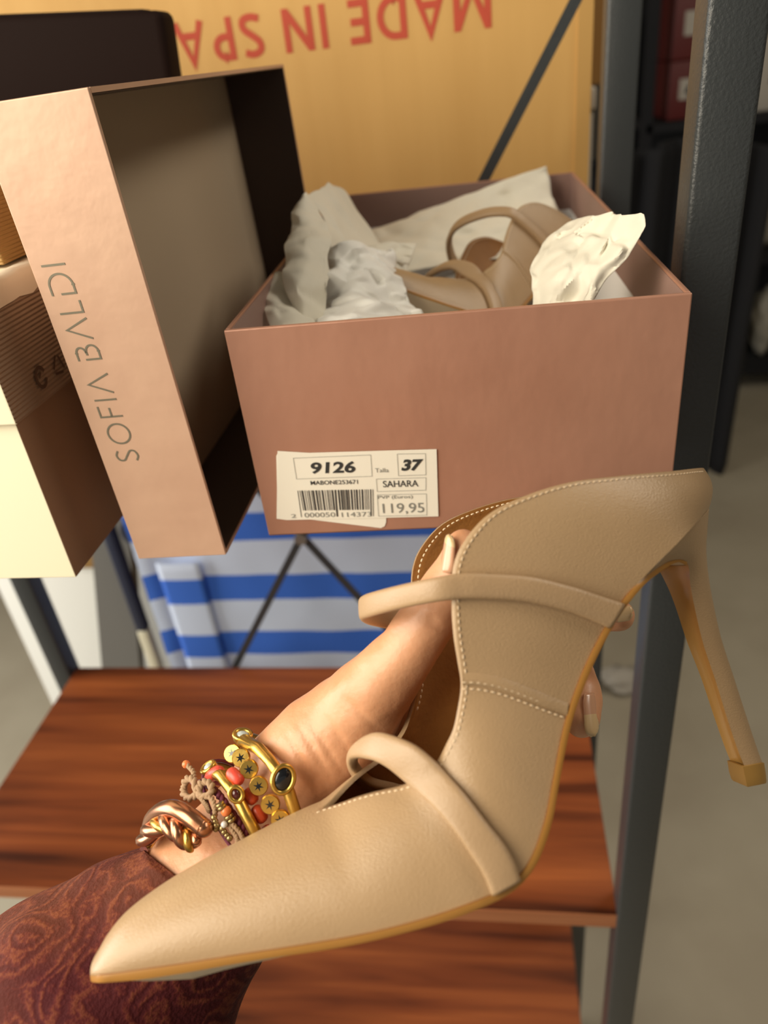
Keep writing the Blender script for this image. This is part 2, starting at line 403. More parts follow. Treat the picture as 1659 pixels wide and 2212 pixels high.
b = MB(); frame_walls(b, T, T, BW - T, BD - T, BH - 0.026, BH - 0.0006, 0.0004, BP); b.build('rim_fold', M['rosein'], shoebox, smooth=False)
# stickers (front face)
def front(px, py, off=0.0):
    d = ray(px, py); n = -by
    t = (BL - CAMO).dot(n) / d.dot(n)
    return CAMO + d * t + n * off
def quad(b, pts, off, th=0.00012, mi=0):
    q = [front(x, y, off) for x, y in pts]; q2 = [front(x, y, off - th) for x, y in pts]
    n = len(q); b.add(q + q2, [list(range(n)), list(range(2 * n - 1, n - 1, -1))] + [[i, n + i, n + (i + 1) % n, (i + 1) % n] for i in range(n)], mi)
b = MB(); quad(b, [(597, 984), (602, 975), (668, 978), (840, 985), (834, 1128), (831, 1136), (823, 1140), (600, 1113)], 0.0003)
b.build('old_sticker', M['paper'], shoebox, smooth=False)
b = MB(); quad(b, [(600, 973), (668, 977), (943, 969), (947, 1114), (835, 1117), (620, 1122), (598, 1119)], 0.0006)
st = sub_of(shoebox, b.build('price_sticker', M['paper'], shoebox, smooth=False))
def fv(px, py, qx, qy): return front(qx, qy, 0.0008) - front(px, py, 0.0008)
ru = fv(640, 1000, 920, 992).normalized(); uu = ru.cross(by).normalized() * 1.0
if uu.z < 0: uu = -uu
def stext(b, s, x0, y0, x1, y1, **k):          # text whose ink box runs from (x0, y0) bottom left to (x1, y1) top right
    o = front(x0, y0, 0.0008); w = (front(x1, y0, 0.0008) - o).length; h = (front(x0, y1, 0.0008) - o).length
    put_text(b, s, o, ru, uu, w, h, **k)
b = MB()
stext(b, '9126', 674, 1022, 769, 997, bold=0.03, shear=0.12)
stext(b, '37', 867, 1016, 916, 991, bold=0.045, shear=0.25)
stext(b, 'SAHARA', 828, 1051, 904, 1037, bold=0.008)
stext(b, 'MABONE253671', 672, 1046, 774, 1037, bold=0.01)
b.build('sticker_print', M['ink'], st, smooth=False)
b = MB()
stext(b, '119,95', 828, 1110, 917, 1086)
stext(b, 'PVP (Euros)', 817, 1078, 892, 1069, bold=0.006)
stext(b, 'Talla', 811, 1019, 840, 1010)
stext(b, '2', 630, 1117, 641, 1109)
stext(b, '000050', 659, 1116, 725, 1106)
stext(b, '114373', 739, 1115, 803, 1105)
def outline(b, pts, wpx=1.0):
    for i in range(len(pts)):
        p = front(*pts[i], 0.0008); q = front(*pts[(i + 1) % len(pts)], 0.0008); d = (q - p).normalized(); s = d.cross(by).normalized() * 0.00009
        b.add([p - s, p + s, q + s, q - s], [(0, 1, 2, 3)])
outline(b, [(634, 988), (801, 981), (804, 1027), (641, 1033)]); outline(b, [(858, 979), (919, 978), (920, 1024), (861, 1026)])
outline(b, [(813, 1033), (920, 1030), (920, 1057), (815, 1060)]); outline(b, [(815, 1067), (921, 1065), (922, 1111), (818, 1113)])
b.build('sticker_fine_print', M['greyink'], st, smooth=False)
b = MB(); rnd = random.Random(3); x = 0.0
while x < 160:
    w = rnd.choice((1.3, 1.3, 2.2, 3.4)); g = rnd.choice((1.5, 2.4, 3.2))
    long = x < 4 or x > 154 or 78 < x < 84
    t0 = x / 160; t1 = (x + w) / 160
    def bar(t, bot): return (643 + t * 162, 1058 - t * 3) if not bot else (651 + t * 155, (1115 if long else 1101) - t * 2)
    b.add([front(*bar(t0, 1), 0.0008), front(*bar(t1, 1), 0.0008), front(*bar(t1, 0), 0.0008), front(*bar(t0, 0), 0.0008)], [(0, 1, 2, 3)])
    x += w + g
b.build('barcode', M['ink'], st, smooth=False)

# ------------------------------------------------------------------ lid standing on its long side
LX0, LX1, LY0, LY1, LH = -0.1680, -0.1245, 0.2735, 0.565, 0.1905
lid = root('shoe_box_lid', 'metallic rose box lid lettered SOFIA BALDI standing on its side', 'box lid', (LX0, LY0, zt))
lt = 0.0018
b = MB()
b.box((LX0, LY0, zt), (LX1, LY0 + lt, zt + LH), bev=0.0004)                        # printed end
b.box((LX0, LY0 + lt, zt), (LX0 + lt, LY1 - lt, zt + LH))                          # top panel
b.box((LX0, LY1 - lt, zt), (LX1, LY1, zt + LH))                                    # far end
b.box((LX0 + lt, LY0 + lt, zt), (LX1, LY1 - lt, zt + lt))                          # lower long side
b.box((LX0 + lt, LY0 + lt, zt + LH - lt), (LX1, LY1 - lt, zt + LH))                # upper long side
b.build('lid_shell', M['rose_lit'], lid, smooth=False)
b = MB(); b.box((LX0 + lt, LY0 + lt + 0.0005, zt + lt + 0.0005), (LX0 + lt + 0.0006, LY1 - lt - 0.0005, zt + LH - lt - 0.0005))
b.build('lid_lining', M['lid_in'], lid, smooth=False)
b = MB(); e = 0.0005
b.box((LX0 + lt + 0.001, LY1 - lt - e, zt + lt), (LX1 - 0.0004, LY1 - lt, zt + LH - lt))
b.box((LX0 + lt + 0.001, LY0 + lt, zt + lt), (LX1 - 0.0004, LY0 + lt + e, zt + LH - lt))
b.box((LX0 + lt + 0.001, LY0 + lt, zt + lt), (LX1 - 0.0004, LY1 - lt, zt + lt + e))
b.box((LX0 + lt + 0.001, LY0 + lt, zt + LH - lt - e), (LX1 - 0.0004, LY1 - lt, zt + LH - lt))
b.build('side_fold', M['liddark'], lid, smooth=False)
# thin foil lettering: strokes in letter units, letter up = -X, reading direction = +Z
def arc(cx, cy, rx, ry, a0, a1, n=14):
    return [(cx + rx * math.cos(math.radians(a0 + (a1 - a0) * i / n)), cy + ry * math.sin(math.radians(a0 + (a1 - a0) * i / n))) for i in range(n + 1)]
GL = {
 'S': (0.62, [spline([(0.05, 0.12), (0.28, 0.0), (0.52, 0.10), (0.55, 0.30), (0.32, 0.50), (0.10, 0.68), (0.12, 0.90), (0.34, 1.0), (0.57, 0.88)], 30)]),
 'O': (1.0, [arc(0.5, 0.5, 0.48, 0.5, 0, 360, 36)]),
 'F': (0.55, [[(0.04, 0), (0.04, 1), (0.55, 1)], [(0.04, 0.5), (0.46, 0.5)]]),
 'I': (0.1, [[(0.05, 0), (0.05, 1)]]),
 'A': (0.86, [[(0.0, 0), (0.43, 1), (0.86, 0)]]),
 'B': (0.68, [[(0.04, 0.66), (0.04, 0.0), (0.36, 0.0)] + arc(0.36, 0.27, 0.29, 0.27, -90, 90, 14) + [(0.22, 0.54)], [(0.0, 0.98), (0.32, 0.98)] + arc(0.32, 0.77, 0.25, 0.21, 90, -90, 12)]),
 'L': (0.52, [[(0.04, 1), (0.04, 0), (0.52, 0)]]),
 'D': (0.86, [[(0.04, 0.62), (0.04, 0.0), (0.36, 0.0)] + arc(0.36, 0.5, 0.48, 0.5, -90, 90, 18) + [(0.0, 1.0)]]),
}
def stroke(b, pts, w, P):
    pts = [np.array(p, float) for p in pts]; rows = []
    for i, p in enumerate(pts):
        d0 = (p - pts[i - 1]) if i else (pts[1] - p); d1 = (pts[i + 1] - p) if i < len(pts) - 1 else d0
        d0 = d0 / (np.linalg.norm(d0) + 1e-9); d1 = d1 / (np.linalg.norm(d1) + 1e-9)
        t = d0 + d1; t = t / (np.linalg.norm(t) + 1e-9); n = np.array((-t[1], t[0])); k = 1 / max(0.5, float(np.dot(n, (-d0[1], d0[0]))))
        rows.append([P(*(p + n * w * k / 2)), P(*(p - n * w * k / 2))])
    b.grid(rows)
b = MB(); LU = 0.0098
z_s, z_e = H - 0.1375, H - 0.0525
adv = {'S': .3, 'O': .3, 'F': .24, 'I': .26, 'A': .22, 'B': .24, 'L': .26, 'D': .28, ' ': .42}
word = 'SOFIA BALDI'; tot = sum((GL[c][0] if c != ' ' else 0) + adv[c] for c in word) - adv['I']
kz = (z_e - z_s) / tot; cz = z_s
xb = -0.1508
for c in word:
    if c != ' ':
        for s in GL[c][1]:
            stroke(b, s, 0.085, lambda u, v: Vector((xb - v * LU - (cz - z_s) * 0.035, LY0 - 0.00015, cz + u * kz)))
        cz += GL[c][0] * kz
    cz += adv[c] * kz
b.build('lettering', M['foil'], lid, smooth=False)
lid.rotation_euler = (math.radians(0.4), math.radians(-1.5), 0)

# ------------------------------------------------------------------ boxes at the left
cb = root('cream_box', 'cream shoe box with taupe side and ribbed lid at the left edge', 'shoe box', (-0.3, 0.26, zt))
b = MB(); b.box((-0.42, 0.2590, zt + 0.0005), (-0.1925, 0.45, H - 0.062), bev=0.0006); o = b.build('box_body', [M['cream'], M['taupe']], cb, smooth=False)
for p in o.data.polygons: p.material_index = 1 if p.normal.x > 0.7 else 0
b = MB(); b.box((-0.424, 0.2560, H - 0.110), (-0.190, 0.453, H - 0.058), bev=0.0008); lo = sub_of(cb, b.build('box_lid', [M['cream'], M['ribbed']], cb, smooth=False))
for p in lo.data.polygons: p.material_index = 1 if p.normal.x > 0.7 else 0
b = MB()
rr = random.Random(2)
rows = []
for i in range(40):                                                     # worn torn paper along the upper edge
    y = 0.257 + i * 0.005; rows.append([(-0.1896, y, H - 0.0655 - rr.random() * 0.0025), (-0.1888, y, H - 0.061), (-0.1892, y, H - 0.0572 + rr.random() * .0012), (-0.198, y, H - 0.0572)])
b.grid(rows); b.build('torn_edge', mat('torn_paper', (0.75, 0.68, 0.55), 0.9), lo)
b = MB()
def side(px, py):
    d = ray(px, py); return CAMO + d * (-0.1893 / d.x)
def sy(y, z): return Vector((-0.1893, y, H + z))
stroke(b, arc(0.2815, -0.0995, 0.0036, 0.0042, 20, 340, 20), 0.0016, sy)
stroke(b, [(0.2800, -0.0995), (0.2822, -0.0975)], 0.0012, sy)
for k in range(3):
    a = math.radians(90 + 120 * k); a2 = math.radians(90 + 120 * k + 95)
    stroke(b, [(0.2965 + 0.0048 * math.cos(a), -0.1 + 0.0048 * math.sin(a)), (0.2965 + 0.0042 * math.cos(a2), -0.1 + 0.0042 * math.sin(a2))], 0.0012, sy)
b.build('recycling_mark', mat('brown_print', (0.09, 0.05, 0.03), 0.7), lo, smooth=False)

kb = root('corrugated_box', 'small brown corrugated box on top of the cream shoe box', 'box', (-0.33, 0.4, H - 0.057))
b = MB(); b.box((-0.46, 0.30, H - 0.0565), (-0.200, 0.52, H - 0.0225), bev=0.001)
b.build('box_body', mat('corrugated_kraft', (0.40, 0.23, 0.07), 0.7, bump=0.7, bscale=200, btype='wave', bdist=0.001), kb, smooth=False)
b = MB(); b.box((-0.462, 0.298, H - 0.0218), (-0.198, 0.522, H - 0.0175), bev=0.001)
b.build('box_flap', M['kraft2'], kb, smooth=False)
db = root('dark_brown_box', 'dark brown box standing behind the upright rose lid', 'box', (-0.35, 0.55, H))
def DP(x, y, z): return Vector((x, y, z))
b = MB(); yd = 0.535
b.box((-0.50, yd, H - 0.006), (-0.1985, yd + 0.026, H + 0.053), bev=0.005); b.build('box_body', M['shaded_brown'], db, angle=40)
b = MB(); b.box((-0.49, yd + 0.006, H + 0.0525), (-0.212, yd + 0.02, H + 0.0540), bev=0.0005); b.build('box_lid', M['shaded_brown'], db, smooth=False)

# ------------------------------------------------------------------ big cardboard cartons behind the shelf
db.rotation_euler = (0, math.radians(4.6), 0)
ca = root('cardboard_carton', 'large kraft carton printed MADE IN SPAIN upside down behind the shelf', 'carton', (-0.2, 0.95, H - 0.4))
b = MB(); b.box((-0.66, 0.78, H - 0.36), (0.0955, 1.15, H + 0.22), bev=0.004); b.build('carton_body', M['kraft'], ca, angle=40)
GB = {'M': (0.92, [[(0.08, 0), (0.08, 1)], [(0.84, 0), (0.84, 1)], [(0.08, 0.97), (0.46, 0.08), (0.84, 0.97)]]), 'A': (0.78, [[(0.05, 0), (0.39, 0.98), (0.73, 0)], [(0.17, 0.33), (0.61, 0.33)]]),
 'D': (0.74, [[(0.08, 0.085), (0.30, 0.085)] + arc(0.30, 0.5, 0.36, 0.415, -90, 90, 14) + [(0.08, 0.915)], [(0.08, 0), (0.08, 1)]]), 'E': (0.52, [[(0.08, 0), (0.08, 1)], [(0.08, 0.085), (0.52, 0.085)], [(0.08, 0.5), (0.48, 0.5)], [(0.08, 0.915), (0.52, 0.915)]]),
 'I': (0.17, [[(0.085, 0), (0.085, 1)]]), 'N': (0.76, [[(0.08, 0), (0.08, 1)], [(0.68, 0), (0.68, 1)], [(0.09, 0.95), (0.67, 0.05)]]),
 'S': (0.56, [spline([(0.03, 0.13), (0.26, 0.075), (0.46, 0.14), (0.46, 0.33), (0.27, 0.49), (0.09, 0.65), (0.09, 0.84), (0.28, 0.925), (0.50, 0.87)], 34)]),
 'P': (0.58, [[(0.08, 0), (0.08, 1)], [(0.08, 0.915), (0.26, 0.915)] + arc(0.26, 0.68, 0.23, 0.235, 90, -90, 14) + [(0.08, 0.445)]])}
b = MB(); CH = 0.0335; cxx = 0.0095
word = 'MADE IN SPAIN'
vis = 'MADE IN SPA'; gap = 0.20; tw = sum(GB[c][0] + gap if c != ' ' else 0.38 for c in vis) - gap
kx = 0.285 / tw
for c in word:
    if c != ' ':
        for k_, st_ in enumerate(GB[c][1]):
            stroke(b, st_, 0.17, lambda u, v: Vector((cxx - u * kx, 0.7795 - 0.00005 * k_, H + 0.0475 - v * CH)))
        cxx -= (GB[c][0] + gap) * kx
    else: cxx -= 0.38 * kx
b.build('printed_lettering', M['red'], ca, smooth=False)
b = MB(); b.box((0.083, 0.7785, H - 0.36), (0.0957, 0.7798, H + 0.22)); b.build('corner_tape', mat('carton_tape', (0.56, 0.33, 0.10), 0.5), ca, smooth=False)
def simple_box(name, label, cat, a, c, m, bev=0.004, group=None):
    b = MB(); b.box(a, c, bev=bev); o = b.build(name, m, angle=40); tag(o, label, cat, group); return o
simple_box('brown_carton', 'darker brown carton upper right behind the printed carton', 'carton', (0.0, 1.2, H - 0.060), (0.165, 1.5, H + 0.25), M['kraft2'])
gc = root('pale_carton', 'pale grey carton standing under the darker brown carton', 'carton', (0.08, 1.35, H - 0.4))
b = MB(); b.box((0.0, 1.19, H - 0.5), (0.150, 1.5, H - 0.090), bev=0.004); b.build('carton_body', M['greycard'], gc, angle=40)
b = MB(); b.box((-0.002, 1.185, H - 0.0895), (0.153, 1.505, H - 0.0605), bev=0.004); b.build('carton_lid', M['greycard'], gc, angle=40)
simple_box('plywood_stand', 'brown wooden plinth under the cartons behind the shelf', 'plinth', (-0.60, 0.97, H - 0.81), (0.15, 1.5, H - 0.501), M['kraft2'])
simple_box('plywood_riser', 'brown riser box between the wooden plinth and the printed carton', 'box', (-0.60, 0.97, H - 0.500), (-0.01, 1.12, H - 0.361), M['kraft2'])

# ------------------------------------------------------------------ folded deck chair and white board
dc = root('deck_chair', 'folded deck chair with blue and white striped canvas behind the shelf', 'chair', (-0.25, 0.82, 0.0))
b = MB()
rows = []
for i in range(40):
    z = H - 0.42 - i * 0.0135
    rows.append([Vector((-0.500 + 0.52 * j / 30 , 0.805 + 0.003 * noise.noise(Vector((j * .3, i * .2, 0))) + (0.012 if j < 5 else 0) * math.sin(j / 5 * math.pi), z)) for j in range(31)])
b.grid(rows); fab = b.build('canvas_seat', M['bluecanvas'], dc)
sd = fab.modifiers.new('s', 'SOLIDIFY'); sd.thickness = 0.003
fold = MB(); fold.grid([[Vector((-0.468 + 0.062 * j / 8, 0.797 - 0.0012 * math.sin(j / 8 * math.pi), H - 0.56 - i * 0.016)) for j in range(9)] for i in range(18)])
fo = fold.build('canvas_flap', M['bluecanvas'], dc); sd = fo.modifiers.new('s', 'SOLIDIFY'); sd.thickness = 0.002
b = MB(); b.box((-0.505, 0.815, 0.02), (-0.478, 0.835, H - 0.45), bev=0.004); b.build('side_rail', M['navy'], dc, angle=40)
b = MB(); b.box((0.010, 0.815, 0.02), (0.034, 0.835, H - 0.45), bev=0.004); b.build('side_rail', M['navy'], dc, angle=40)
b = MB(); b.box((-0.50, 0.815, 0.0), (0.03, 0.835, 0.022), bev=0.004); b.build('foot_rail', M['navy'], dc, angle=40)
b = MB(); b.box((-0.534, 0.800, 0.0), (-0.517, 0.815, H - 0.685), bev=0.003); b.build('leg', mat('pale_wood_leg', (0.85, 0.80, 0.60), 0.5), dc, angle=40)
b = MB(); b.box((-0.534, 0.800, H - 0.684), (-0.517, 0.815, H - 0.50), bev=0.003); b.build('hinge_sleeve', M['navy'], dc, angle=40)
gp = root('grey_folding_frame', 'grey flat metal frame leaning between the white board and striped canvas', 'frame', (-0.6, 0.86, 0))
b = MB()
P1, P2 = aty(158, 900, 0.86), aty(275, 900, 0.86)
def slab(b, tl, tr, br_, bl_, t):
    q = [tl, tr, br_, bl_]; q2 = [p + Vector((0, t, 0)) for p in q]
    b.add(q + q2, [(0, 1, 2, 3), (7, 6, 5, 4), (0, 4, 5, 1), (1, 5, 6, 2), (2, 6, 7, 3), (3, 7, 4, 0)])
tl, tr = aty(195, 1150, 0.86), aty(278, 1150, 0.86); bl_, br_ = aty(218, 1425, 0.86), aty(300, 1425, 0.86)
def ext(p, q, z): return p + (q - p) * ((z - p.z) / (q.z - p.z))
slab(b, ext(tl, bl_, H - 0.50), ext(tr, br_, H - 0.50), ext(tr, br_, 0.0), ext(tl, bl_, 0.0), 0.02); b.build('frame_rail', M['greyframe'], gp, smooth=False)
b = MB(); p = ext(tr, br_, H - 0.545) + Vector((0.012, -0.006, 0)); b.tube([p, p + Vector((0, 0.03, 0))], 0.022, 20); b.build('pivot_disc', M['navy'], gp, angle=40)
wb = MB(); wb.box((-0.86, 0.95, 0.0), (-0.575, 0.97, H - 0.66), bev=0.002)
tag(wb.build('white_board', M['whitepl'], angle=40), 'white board standing on the floor behind the left shelf post', 'board')
simple_box('kraft_tray', 'small tan cardboard tray on top of the white board', 'tray', (-0.72, 0.93, H - 0.659), (-0.62, 0.99, H - 0.62), M['kraft2'], 0.002)

# ------------------------------------------------------------------ stock rack at the far right
rk = root('stock_rack', 'dark stock rack along the far right behind the front post', 'rack', (1.2, 3.6, 0))
for z in (0.12, 0.60, 1.13, 2.1):
    b = MB(); b.box((0.62, 3.3, z - 0.03), (2.6, 3.85, z)); b.build('rack_board', M['blackcloth'], rk, smooth=False)
for x in (0.60, 2.6):
    for y in (3.3, 3.81):
        b = MB(); b.box((x, y, 0), (x + 0.04, y + 0.04, 2.4)); b.build('rack_post', M['blackcloth'], rk, smooth=False)
b = MB(); b.box((0.62, 3.86, 0.0), (2.6, 3.88, 2.4)); b.build('rack_backing', M['blackcloth'], rk, smooth=False)
def carton(name, label, a, c, m, m2):
    o = root(name, label, 'carton', ((a[0] + c[0]) / 2, a[1], a[2]), 'cartons on the far stock rack')
    b = MB(); b.box(a, c, bev=0.006); b.build('carton_body', m, o, angle=40)
    b = MB(); x0, x1 = a[0], c[0]; b.box((x0 + (x1 - x0) * .2, a[1] - 0.002, a[2] + (c[2] - a[2]) * .35), (x0 + (x1 - x0) * .75, a[1] + 0.001, a[2] + (c[2] - a[2]) * .7)); b.build('carton_panel', m2, o, smooth=False)
carton('red_carton', 'dark red carton on the stock rack glimpsed between two steel posts', (0.70, 3.36, 1.131), (0.90, 3.7, 1.33), M['redbox'], M['greycard'])
carton('red_carton', 'upper dark red carton glimpsed between two steel posts near the top', (0.70, 3.36, 1.332), (0.90, 3.7, 1.55), M['redbox'], M['greycard'])
carton('white_carton', 'pale carton with red panel at the top right edge', (1.00, 3.36, 1.131), (1.32, 3.7, 1.38), M['greycard'], M['redbox'])
carton('white_carton', 'topmost pale carton with red panel at the right edge', (1.00, 3.36, 1.382), (1.32, 3.7, 1.60), M['greycard'], M['redbox'])
def bundle(label, c, r, m, seed):
    bm = bmesh.new(); bmesh.ops.create_icosphere(bm, subdivisions=4, radius=1.0)
    for v in bm.verts:
        d = 1 + 0.22 * noise.noise(v.co * 2.1 + Vector((seed, 0, 0))) + 0.08 * noise.noise(v.co * 6 + Vector((seed, 3, 0)))
        v.co = Vector((c[0] + v.co.x * r[0] * d, c[1] + v.co.y * r[1] * d, c[2] + v.co.z * r[2] * d))
    b = MB(); b.bm(bm); tag(b.build('wrapped_bundle', m), label, 'bundle', 'wrapped bundles on the far stock rack')
mw = mat('pale_wrap', (0.40, 0.37, 0.30), 0.5)
for i, (px, py, r, zb, lb) in enumerate(((1650, 330, (0.075, .12, .17), 0.60, 'pale wrapped bundle right of the front post under the red cartons'),
        (1592, 420, (0.045, .10, .14), 0.60, 'smaller pale wrapped bundle close to the front post halfway down the rack'),
        (1592, 600, (0.05, .10, .17), 0.12, 'tall pale wrapped bundle close beside the front post'),
        (1652, 640, (0.06, .10, .15), 0.12, 'lowest pale wrapped bundle at the right edge above the floor'))):
    c = None
    for yy in range(0, 1100, 4):
        q = aty(px, yy, 3.48)
        if q.z < zb + r[2] * 1.05: c = q; break
    bundle(lb, c, r, mw, i * 5)
gm = root('dark_garment', 'black garment hanging between the two right steel posts', 'garment', (0.62, 2.6, 0.9))
b = MB(); rows = []
for i in range(24):
    z = H - 0.30 - i * 0.05
    rows.append([Vector((0.33 + 0.55 * j / 24, 2.6 + 0.05 * math.sin(j * 1.3 + i * 0.06), z + (-0.05 * abs(j - 12) / 12 if i == 0 else 0))) for j in range(25)])
b.grid(rows); g = b.build('cloth', M['blackcloth'], gm); sd = g.modifiers.new('s', 'SOLIDIFY'); sd.thickness = 0.03
b = MB(); b.tube([(0.605, 2.6, H - 0.27), (0.605, 2.6, H - 0.2), (0.605, 2.62, H - 0.16), (0.605, 2.66, H - 0.18)], 0.004, 8); b.build('hanger_hook', M['steel'], gm)
# ------------------------------------------------------------------ THE SHOE
NV = Vector((-0.19, -0.078, 1.0)); NL = NV.length
A0, B0 = (980 - CX) / FPX, -(1450 - CY) / FPX
KZ = 0.232 * (1 - 0.19 * A0 - 0.078 * B0)
FAR = (CAMR * NV.x + CAMU * NV.y + CAMF * NV.z) / NL          # unit normal of the shoe's mid plane, away from the viewer
def S(px, py, w=0.0):
    """point of the shoe seen at (px, py), w metres in front of its mid plane"""
    a = (px - CX) / FPX; c = -(py - CY) / FPX
    return CAMO + ray(px, py) * ((KZ - w * NL) / (1 - 0.19 * a - 0.078 * c))
def mirror(p, w): return p + FAR * (2 * w)
SO = S(980, 1500, 0)
SM = Matrix(((CAMR.x, CAMU.x, -CAMF.x, SO.x), (CAMR.y, CAMU.y, -CAMF.y, SO.y), (CAMR.z, CAMU.z, -CAMF.z, SO.z), (0, 0, 0, 1)))
shoe = root('stiletto_mule', 'nude leather stiletto mule with two straps held up in the hand', 'shoe', mat=SM)
#   feather (px,py)  top (px,py)  w feather, w top (mm), roundness, back bulge px
ST = [
 (195, 2107, 195, 2088, 1.5, 0, 1, 0), (199, 2107, 194, 2068, 5.0, 0, 1, 0), (214, 2107, 200, 2046, 8.0, 0, 1, 0), (245, 2104, 222, 2013, 10.5, 0, 1, 0), (308, 2095, 262, 1969, 14.0, 0, 1, 0),
 (400, 2082, 335, 1915, 18, 0, 1, 0), (500, 2066, 425, 1861, 22, 0, 1, 0), (600, 2051, 532, 1806, 25.5, 0, 1, 0), (700, 2035, 622, 1761, 28.5, 0, 1, 0),
 (783, 2020, 690, 1733, 31, 0, 1, 0), (860, 2002, 748, 1723, 33, 6, .9, 0), (941, 1979, 812, 1709, 35, 12, .75, 0), (1010, 1955, 874, 1694, 36.3, 17, .6, 0),
 (1075, 1928, 915, 1672, 37, 20.5, .5, 0), (1122, 1893, 944, 1645, 37, 22.5, .42, 0), (1153, 1845, 964, 1607, 36.3, 24, .36, 0), (1179, 1770, 979, 1575, 34, 25, .3, 0),
 (1195, 1690, 989, 1530, 31, 25.5, .25, 0), (1221, 1562, 996, 1478, 27.5, 26, .2, 0), (1258, 1455, 990, 1430, 25.8, 26, .2, 0), (1301, 1367, 981, 1370, 25.6, 26, .2, 0),
 (1333, 1315, 977, 1298, 26, 26, .2, 0), (1362, 1277, 980, 1228, 26.5, 26, .2, 0), (1390, 1248, 1003, 1171, 27, 26.2, .2, 0), (1413, 1224, 1058, 1109, 27.3, 26.4, .2, 0),
 (1438, 1199, 1140, 1069, 27.3, 26.4, .2, 0), (1460, 1177, 1230, 1042, 27, 25.8, .2, 1), (1480, 1156, 1320, 1030, 26, 24.5, .2, 3), (1498, 1136, 1400, 1022, 23.5, 21.5, .2, 6),
 (1513, 1119, 1458, 1017, 18.8, 17, .2, 10), (1524, 1106, 1492, 1013, 12.8, 11.5, .2, 13), (1530, 1100, 1511, 1011, 6.5, 6, .2, 14), (1532, 1097, 1520, 1011, 0, 0, .2, 14)]
NS, NU = 150, 26
st_s = np.array(spline(ST, NS))
st_s[:, 5] = np.maximum(st_s[:, 5], 0); st_s[:, 4] = np.maximum(st_s[:, 4], 0)
wl = st_s[:, 5].copy()
i_thr = int(round(9 / (len(ST) - 1) * (NS - 1)))
st_s[:i_thr + 1, 5] = 0
def proj(p):
    d = p - CAMO; w = d.dot(CAMF)
    return CX + FPX * d.dot(CAMR) / w, CY - FPX * d.dot(CAMU) / w
UU = np.linspace(0, 1, NU + 1)
def sect(row, k):
    """near half of one cross-section: points and their distance from the mid plane"""
    fx, fy, tx, ty, wf, wt, c, bk = row
    wf /= 1000; wt /= 1000
    Fm = S(fx, fy, wf) + FAR * wf; Tm = S(tx, ty, wt) + FAR * wt
    bkv = (CAMR * bk / FPX * 0.25)
    out = []
    for u in UU:
        ph = u * math.pi / 2
        h = c * math.sin(ph) + (1 - c) * u
        g = c * math.cos(ph) ** 0.95 + (1 - c) * ((1 - u) ** 1.15)
        if u == 1: g = 0.0
        w = wt + (wf - wt) * g + (1 - c) * 0.0016 * math.sin(math.pi * u) * min(1.0, wf / 0.015)
        out.append((Fm + (Tm - Fm) * (h * k) + bkv * math.sin(math.pi * u), w))
    return out
def top_gain(row):            # how far the far side of a closed section rises above its crest, as seen in the photo
    fx, fy, tx, ty = row[:4]; d = np.array((tx - fx, ty - fy)); L = np.linalg.norm(d); d = d / L
    lo, hi = 0.55, 1.0
    for _ in range(12):
        k = (lo + hi) / 2; m = 0
        for p, w in sect(row, k):
            for q in (p - FAR * w, p + FAR * w):
                x, y = proj(q); m = max(m, (x - fx) * d[0] + (y - fy) * d[1])
        if m > L: hi = k
        else: lo = k
    return (lo + hi) / 2
KG = np.ones(NS)
for i in range(4, i_thr + 1): KG[i] = top_gain(st_s[i])
KG[:4] = KG[4]
for i in range(i_thr + 1, NS): KG[i] = KG[i_thr] + (1 - KG[i_thr]) * min(1, (i - i_thr) / 7)
KG = np.convolve(np.pad(KG, 2, mode='edge'), np.ones(5) / 5, mode='valid')
GX = np.zeros((NS, NU + 1)); GY = GX.copy(); GW = GX.copy()
near = []; far_ = []
for i in range(NS):
    a = []; f_ = []
    for j, (p, w) in enumerate(sect(st_s[i], KG[i])):
        q = p - FAR * w; a.append(q); f_.append(p + FAR * w); GX[i, j], GY[i, j] = proj(q); GW[i, j] = w
    near.append(a); far_.append(f_)
def on_wall(px, py):
    d = (GX - px) ** 2 + (GY - py) ** 2
    k = np.argpartition(d.ravel(), 6)[:6]; wt = 1 / (d.ravel()[k] + 0.5)
    return float((GW.ravel()[k] * wt).sum() / wt.sum())
TH = 0.0014
def inset(g):                 # the same wall moved inwards for the lining
    out = []
    for i in range(NS):
        r = []
        for j in range(NU + 1):
            a = g[min(i + 1, NS - 1)][j] - g[max(i - 1, 0)][j]; c = g[i][min(j + 1, NU)] - g[i][max(j - 1, 0)]
            n = a.cross(c)
            r.append((g[i][j], n.normalized() if n.length > 1e-12 else None))
        out.append(r)
    return out
def lining_grid(g, sgn):
    gi = inset(g); out = []
    for i in range(NS):
        r = []
        for j in range(NU + 1):
            p, n = gi[i][j]
            mid = SO
            if n is None: r.append(p); continue
            side_ = FAR * sgn                     # inward is towards the mid plane
            w = GW[i, j]
            if n.dot(side_) < 0: n = -n
            if st_s[i, 6] > 0.8 or i > NS - 14:   # closed toe and heel: pull towards the section's middle
                ctr = (near[i][0] + far_[i][0] + near[i][NU] + far_[i][NU]) / 4
                n = (ctr - p).normalized() if (ctr - p).length > 1e-6 else n
            r.append(p + n * TH)
        out.append(r)
    return out
ln_n = lining_grid(near, 1); ln_f = lining_grid(far_, -1)
b = MB(); b.grid(near); b.grid(far_)
for o_, i_ in ((near, ln_n), (far_, ln_f)):                    # top edge of the leather
    b.grid([[o_[i][NU], i_[i][NU]] for i in range(i_thr, NS)])
upper = sub_of(shoe, b.build('upper', M['leather'], shoe, merge=True))
s0 = i_thr - 25
b = MB(); b.grid(ln_n[s0:]); b.grid(ln_f[s0:]); b.build('lining', M['lining'], shoe, merge=True)
